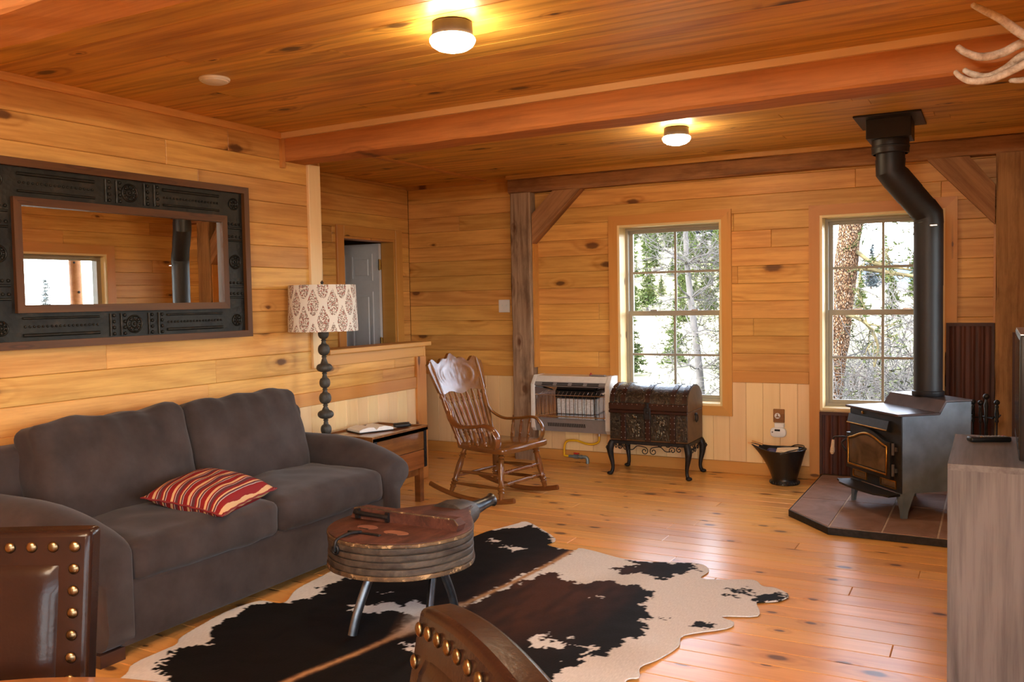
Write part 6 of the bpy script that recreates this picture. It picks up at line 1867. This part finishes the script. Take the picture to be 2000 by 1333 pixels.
def tuft(mb, c, s_, rnd, n_=3):
    vs = []; fs = []
    for k in range(n_):
        d = Vector((rnd.gauss(0,1), rnd.gauss(0,1), rnd.gauss(0,0.6)+0.2)).normalized()
        e = d.orthogonal().normalized(); e.rotate(Matrix.Rotation(rnd.uniform(0, 6.28), 3, d))
        p0 = Vector(c); p1 = p0+d*s_
        o = len(vs)
        vs += [p0-e*s_*0.18, p0+e*s_*0.18, p1+e*s_*0.12, p1-e*s_*0.12]
        fs.append((o, o+1, o+2, o+3))
    mb.add(vs, fs)
def conifer(seed, H, R, dense=1.0, ragged=0.3):
    rnd = random.Random(seed)
    fol = MB(); tr = MB()
    tr.tube([(0,0,-0.4),(0.05*H*0.1,0,H*0.5),(0,0,H*0.98)], [H*0.022, H*0.014, 0.01], 7)
    lev = 15
    for k in range(lev):
        q = k/(lev-1); z = H*(0.12+0.86*q)
        rad = R*(1-q)**0.75*rnd.uniform(0.75, 1.15)+0.06*R
        nb = max(4, int((9-5*q)*dense))
        for b in range(nb):
            a = rnd.uniform(0, 2*pi); L = rad*rnd.uniform(1-ragged, 1.1)
            m = max(2, int(L/(0.09*H)*3.6))
            for i in range(m):
                f_ = (i+0.6)/m
                c = (L*f_*cos(a)+rnd.gauss(0,0.03*H*0.4), L*f_*sin(a)+rnd.gauss(0,0.03*H*0.4), z-0.10*L*f_+rnd.gauss(0,0.012*H))
                tuft(fol, c, H*rnd.uniform(0.030, 0.058), rnd, 5)
    return fol, tr
protos = []
for k, (H, R, d_, g_) in enumerate(((6.0,1.35,1.0,0.3),(7.5,1.5,1.1,0.35),(5.0,1.4,1.2,0.25),(9.0,1.5,0.9,0.4))):
    f_, b_ = conifer(100+k, H, R, d_, g_)
    protos.append((f_.mesh('foliage', M['needles']), b_.mesh('trunk', M['bark'], 60), f_))
hazed_mesh = []
for me_, b_, f_ in protos[1::2]:
    d_ = me_.copy(); d_.materials.clear(); d_.materials.append(M['needles_hazed']); hazed_mesh.append((d_, b_))
rnd = random.Random(42)
PLACED = []
def spot(y0, y1, r0, r1, gap):
    for _ in range(60):
        y = rnd.uniform(y0, y1); x = rnd.uniform(r0, r1)*y
        if all((x-a)**2+(y-b)**2 > gap*gap for a, b in PLACED): break
    PLACED.append((x, y))
    return x, y
def pine(x, y, s_, k, dark, label, grp):
    fm, bm_ = hazed_mesh[k % 2] if dark else protos[k % 4][:2]
    r = thing('pine_tree', label, 'tree', (x, y, hz(x, y)-0.1), rnd.uniform(0, 6.28), grp)
    r.scale = (s_, s_, s_*rnd.uniform(0.9, 1.15))
    link('foliage', fm, r); link('trunk', bm_, r)
# hillside pines seen through the left window
for i in range(84):
    x, y = spot(64, 122, -0.44, -0.245, 2.3)
    pine(x, y, rnd.uniform(0.36, 0.72), i, False, 'yellow green pine standing on the sunny hillside', 'pines on the hillside')
for i in range(60):
    x, y = spot(118, 168, -0.46, -0.24, 3.0)
    pine(x, y, rnd.uniform(0.6, 1.1), i, True, 'dark pine near the top of the hill', 'pines along the ridge')
pine(-0.378*46, 46, 0.62, 0, False, 'largest green pine alone on the pale meadow in the left window', None)
pine(-0.385*34, 34, 0.20, 2, False, 'small round young pine low in the left window', None)
pine(-0.325*50, 50, 0.55, 1, False, 'green pine at the meadow edge beside the bare tree', None)
for i in range(16):
    x, y = spot(80, 130, -0.20, -0.02, 3.0)
    pine(x, y, rnd.uniform(0.45, 0.75), i, i % 2 == 0, 'hazy pine beyond the tangled branches', 'pines seen through the right window')
for i in range(12):
    x = rnd.uniform(70, 130); y = rnd.uniform(60, 200)
    pine(x, y, rnd.uniform(0.8, 1.3), i, True, 'pine beyond the side window', 'pines beyond the side window')

# ---- branching trees near the house
def branches(mb, fol, p, d, L, r, depth, rnd, leaf=0.0, spread=0.9, droop=0.0):
    n_ = 4 if depth > 0 else 3
    pts = [Vector(p)]; dd = Vector(d).normalized()
    for i in range(n_):
        dd = (dd+Vector((rnd.gauss(0,0.22), rnd.gauss(0,0.22), rnd.gauss(0,0.22)-droop))).normalized()
        pts.append(pts[-1]+dd*L/n_)
    mb.tube(pts, [r*(1-0.75*i/n_) for i in range(n_+1)], 5 if depth > 0 else 4, cap=False)
    if leaf and depth == 0 and rnd.random() < leaf:
        for k in range(3): tuft(fol, pts[-1-k], rnd.uniform(0.022, 0.05), rnd, 4)
    if depth > 0:
        nb = 5 if depth > 1 else 6
        for k in range(nb):
            i = rnd.randint(1, n_)
            a = Vector((rnd.gauss(0,1), rnd.gauss(0,1), rnd.gauss(0,0.7))).normalized()
            branches(mb, fol, pts[i], (dd*0.7+a*spread), L*rnd.uniform(0.35, 0.62), r*0.5, depth-1, rnd, leaf, spread, droop)
# bare grey tree in the left window
rnd2 = random.Random(5)
bx, by = -0.3035*15.5, 15.5
bz = hz(bx, by)
bt_ = thing('bare_tree', 'grey half bare tree filling the right side of the left window', 'tree', (bx, by, bz))
tk_ = MB(); fo_ = MB(); tw_ = MB()
path = [Vector((0.15*sin(k*0.7), 0.1*cos(k), -0.3+0.62*k)) for k in range(13)]
tk_.tube(catmull(path, 3), [0.085-0.0019*i for i in range(37)], 9)
for k in range(84):
    i = rnd2.randint(1, 12); a = rnd2.uniform(0, 2*pi)
    q = i/12
    branches(tw_, fo_, path[i], (cos(a), sin(a), rnd2.uniform(-0.1, 0.5)), rnd2.uniform(0.7, 1.35)*(1.1-0.5*q), 0.017, 2, rnd2, 0.62 if q < 0.42 else 0.06, 0.95)
obj('trunk', tk_, M['twig'], bt_, 60); obj('branches', tw_, M['twig'], bt_, 60); obj('foliage', fo_, M['leaf_olive'], bt_)

# ponderosa in the right window
px_, py_ = -1.80, 11.3
pz_ = hz(px_, py_)
po = thing('ponderosa_pine', 'orange barked ponderosa trunk at the left of the right window', 'tree', (px_, py_, pz_))
rnd3 = random.Random(8)
pth = [Vector((-0.10+0.115*k*0.55, 0, -0.4+0.6*k)) for k in range(14)]
trk = MB().tube(catmull(pth, 3), [0.095+0.0022*i if i < 26 else 0.152-0.001*(i-26) for i in range(40)], 20)
for i, v in enumerate(trk.v):
    nn = noise.noise(Vector((v[0]*9, v[1]*9, v[2]*3)))*0.018
    a = atan2(v[1], v[0]-(-0.10+0.1054*(v[2]+0.4)))
    trk.v[i] = (v[0]+cos(a)*nn, v[1]+sin(a)*nn, v[2])
obj('trunk', trk, M['ponderosa'], po, 60)
lw_ = MB(); ln_ = MB()
def zl(zw): return zw-pz_
lim = [((0.24, 0, zl(1.82)), [(0.36,-0.05,zl(1.86)),(0.52,-0.1,zl(1.74)),(0.68,-0.12,zl(1.68)),(0.98,-0.1,zl(1.62))], 0.035),
       ((0.20, 0, zl(1.62)), [(0.42,-0.05,zl(1.66)),(0.72,-0.1,zl(1.60)),(1.05,-0.12,zl(1.54)),(1.5,-0.1,zl(1.50))], 0.040),
       ((0.30, 0, zl(2.15)), [(0.6,-0.1,zl(2.25)),(0.95,-0.1,zl(2.18)),(1.35,-0.1,zl(2.25))], 0.035),
       ((0.12, 0, zl(1.02)), [(0.3,-0.1,zl(1.10)),(0.5,-0.15,zl(1.0)),(0.62,-0.15,zl(0.75)),(0.58,-0.15,zl(0.5))], 0.030)]
for p0, rest, r0 in lim:
    cp = catmull([p0]+rest, 4)
    lw_.tube(cp, [r0*(1-0.7*i/len(cp)) for i in range(len(cp))], 7)
    for k in range(9):
        q = cp[rnd3.randint(2, len(cp)-1)]
        branches(lw_, ln_, q, (rnd3.gauss(0.2,0.6), rnd3.gauss(-0.2,0.5), rnd3.gauss(0.15,0.6)), rnd3.uniform(0.25, 0.5), 0.010, 1, rnd3, 0.35, 0.8)
M['lichen_bark'] = plain('yellow_lichen_bark', (0.11,0.085,0.034), 0.9, noise_amt=0.5, scale=14)
obj('limbs', lw_, M['lichen_bark'], po, 60); obj('needles', ln_, M['needles'], po)

# tangled shrubs under the right window and below the bare tree
sp_ = []
for k in range(3):
    rs_ = random.Random(60+k); tw = MB(); lf_ = MB()
    for i in range(26):
        a = rs_.uniform(0, 2*pi); rr = rs_.uniform(0, 0.55)
        branches(tw, lf_, (rr*cos(a), rr*sin(a), -0.1), (cos(a)*0.5, sin(a)*0.5, 1.0), rs_.uniform(0.9, 1.9), 0.016, 2, rs_, 0.22, 1.0, 0.03)
    sp_.append((tw, lf_))
tb_ = MB(); lb_ = MB()
for k, (x, y, s_) in enumerate(((-1.15,9.9,0.85),(-0.65,9.7,0.8),(-0.15,10.0,0.9),(-1.6,10.2,0.7),(-1.15,10.9,1.0),(-0.55,11.2,1.1),(-1.75,12.6,1.25),(-0.95,13.0,1.35),(-0.25,12.2,1.3),(-2.2,14.5,1.45),(-1.0,15.5,1.5),(-0.1,14.8,1.45),(-3.75,13.0,0.8))):
    B = Matrix.Translation((x, y, hz(x, y))) @ Matrix.Rotation(k*1.3, 4, 'Z') @ Matrix.Scale(s_, 4)
    for dst, src in ((tb_, sp_[k % 3][0]), (lb_, sp_[k % 3][1])):
        dst.add([B @ Vector(p) for p in src.v], src.f)
br_ = tag(obj('brush_thicket', tb_, M['twig'], None, 60), 'tangled grey brush outside the right window', 'brush', kind='stuff')
obj('leaves', lb_, M['leaf_olive'], br_)

# porch post beyond the side window, seen in the mirror
pk = thing('porch_post', 'peeled orange log porch post seen through the mirrored window', 'post', (2.2, 6.50, -1.0))
lg = MB().tube([(0,0,0),(0.01,0,1.2),(0,0.01,2.4),(0,0,3.6)], [0.075,0.073,0.070,0.068], 16)
M['log'] = wood('peeled_log', (0.62,0.27,0.09), (0.42,0.15,0.045), knots=0.3, rough=0.6)
o = obj('log', lg, M['log'], pk, 60)
obj('knots', MB().ball((-0.07,0.0,2.55), 0.016, 8, 5).ball((-0.06,-0.04,2.9), 0.014, 8, 5), M['bark'], pk, 60)
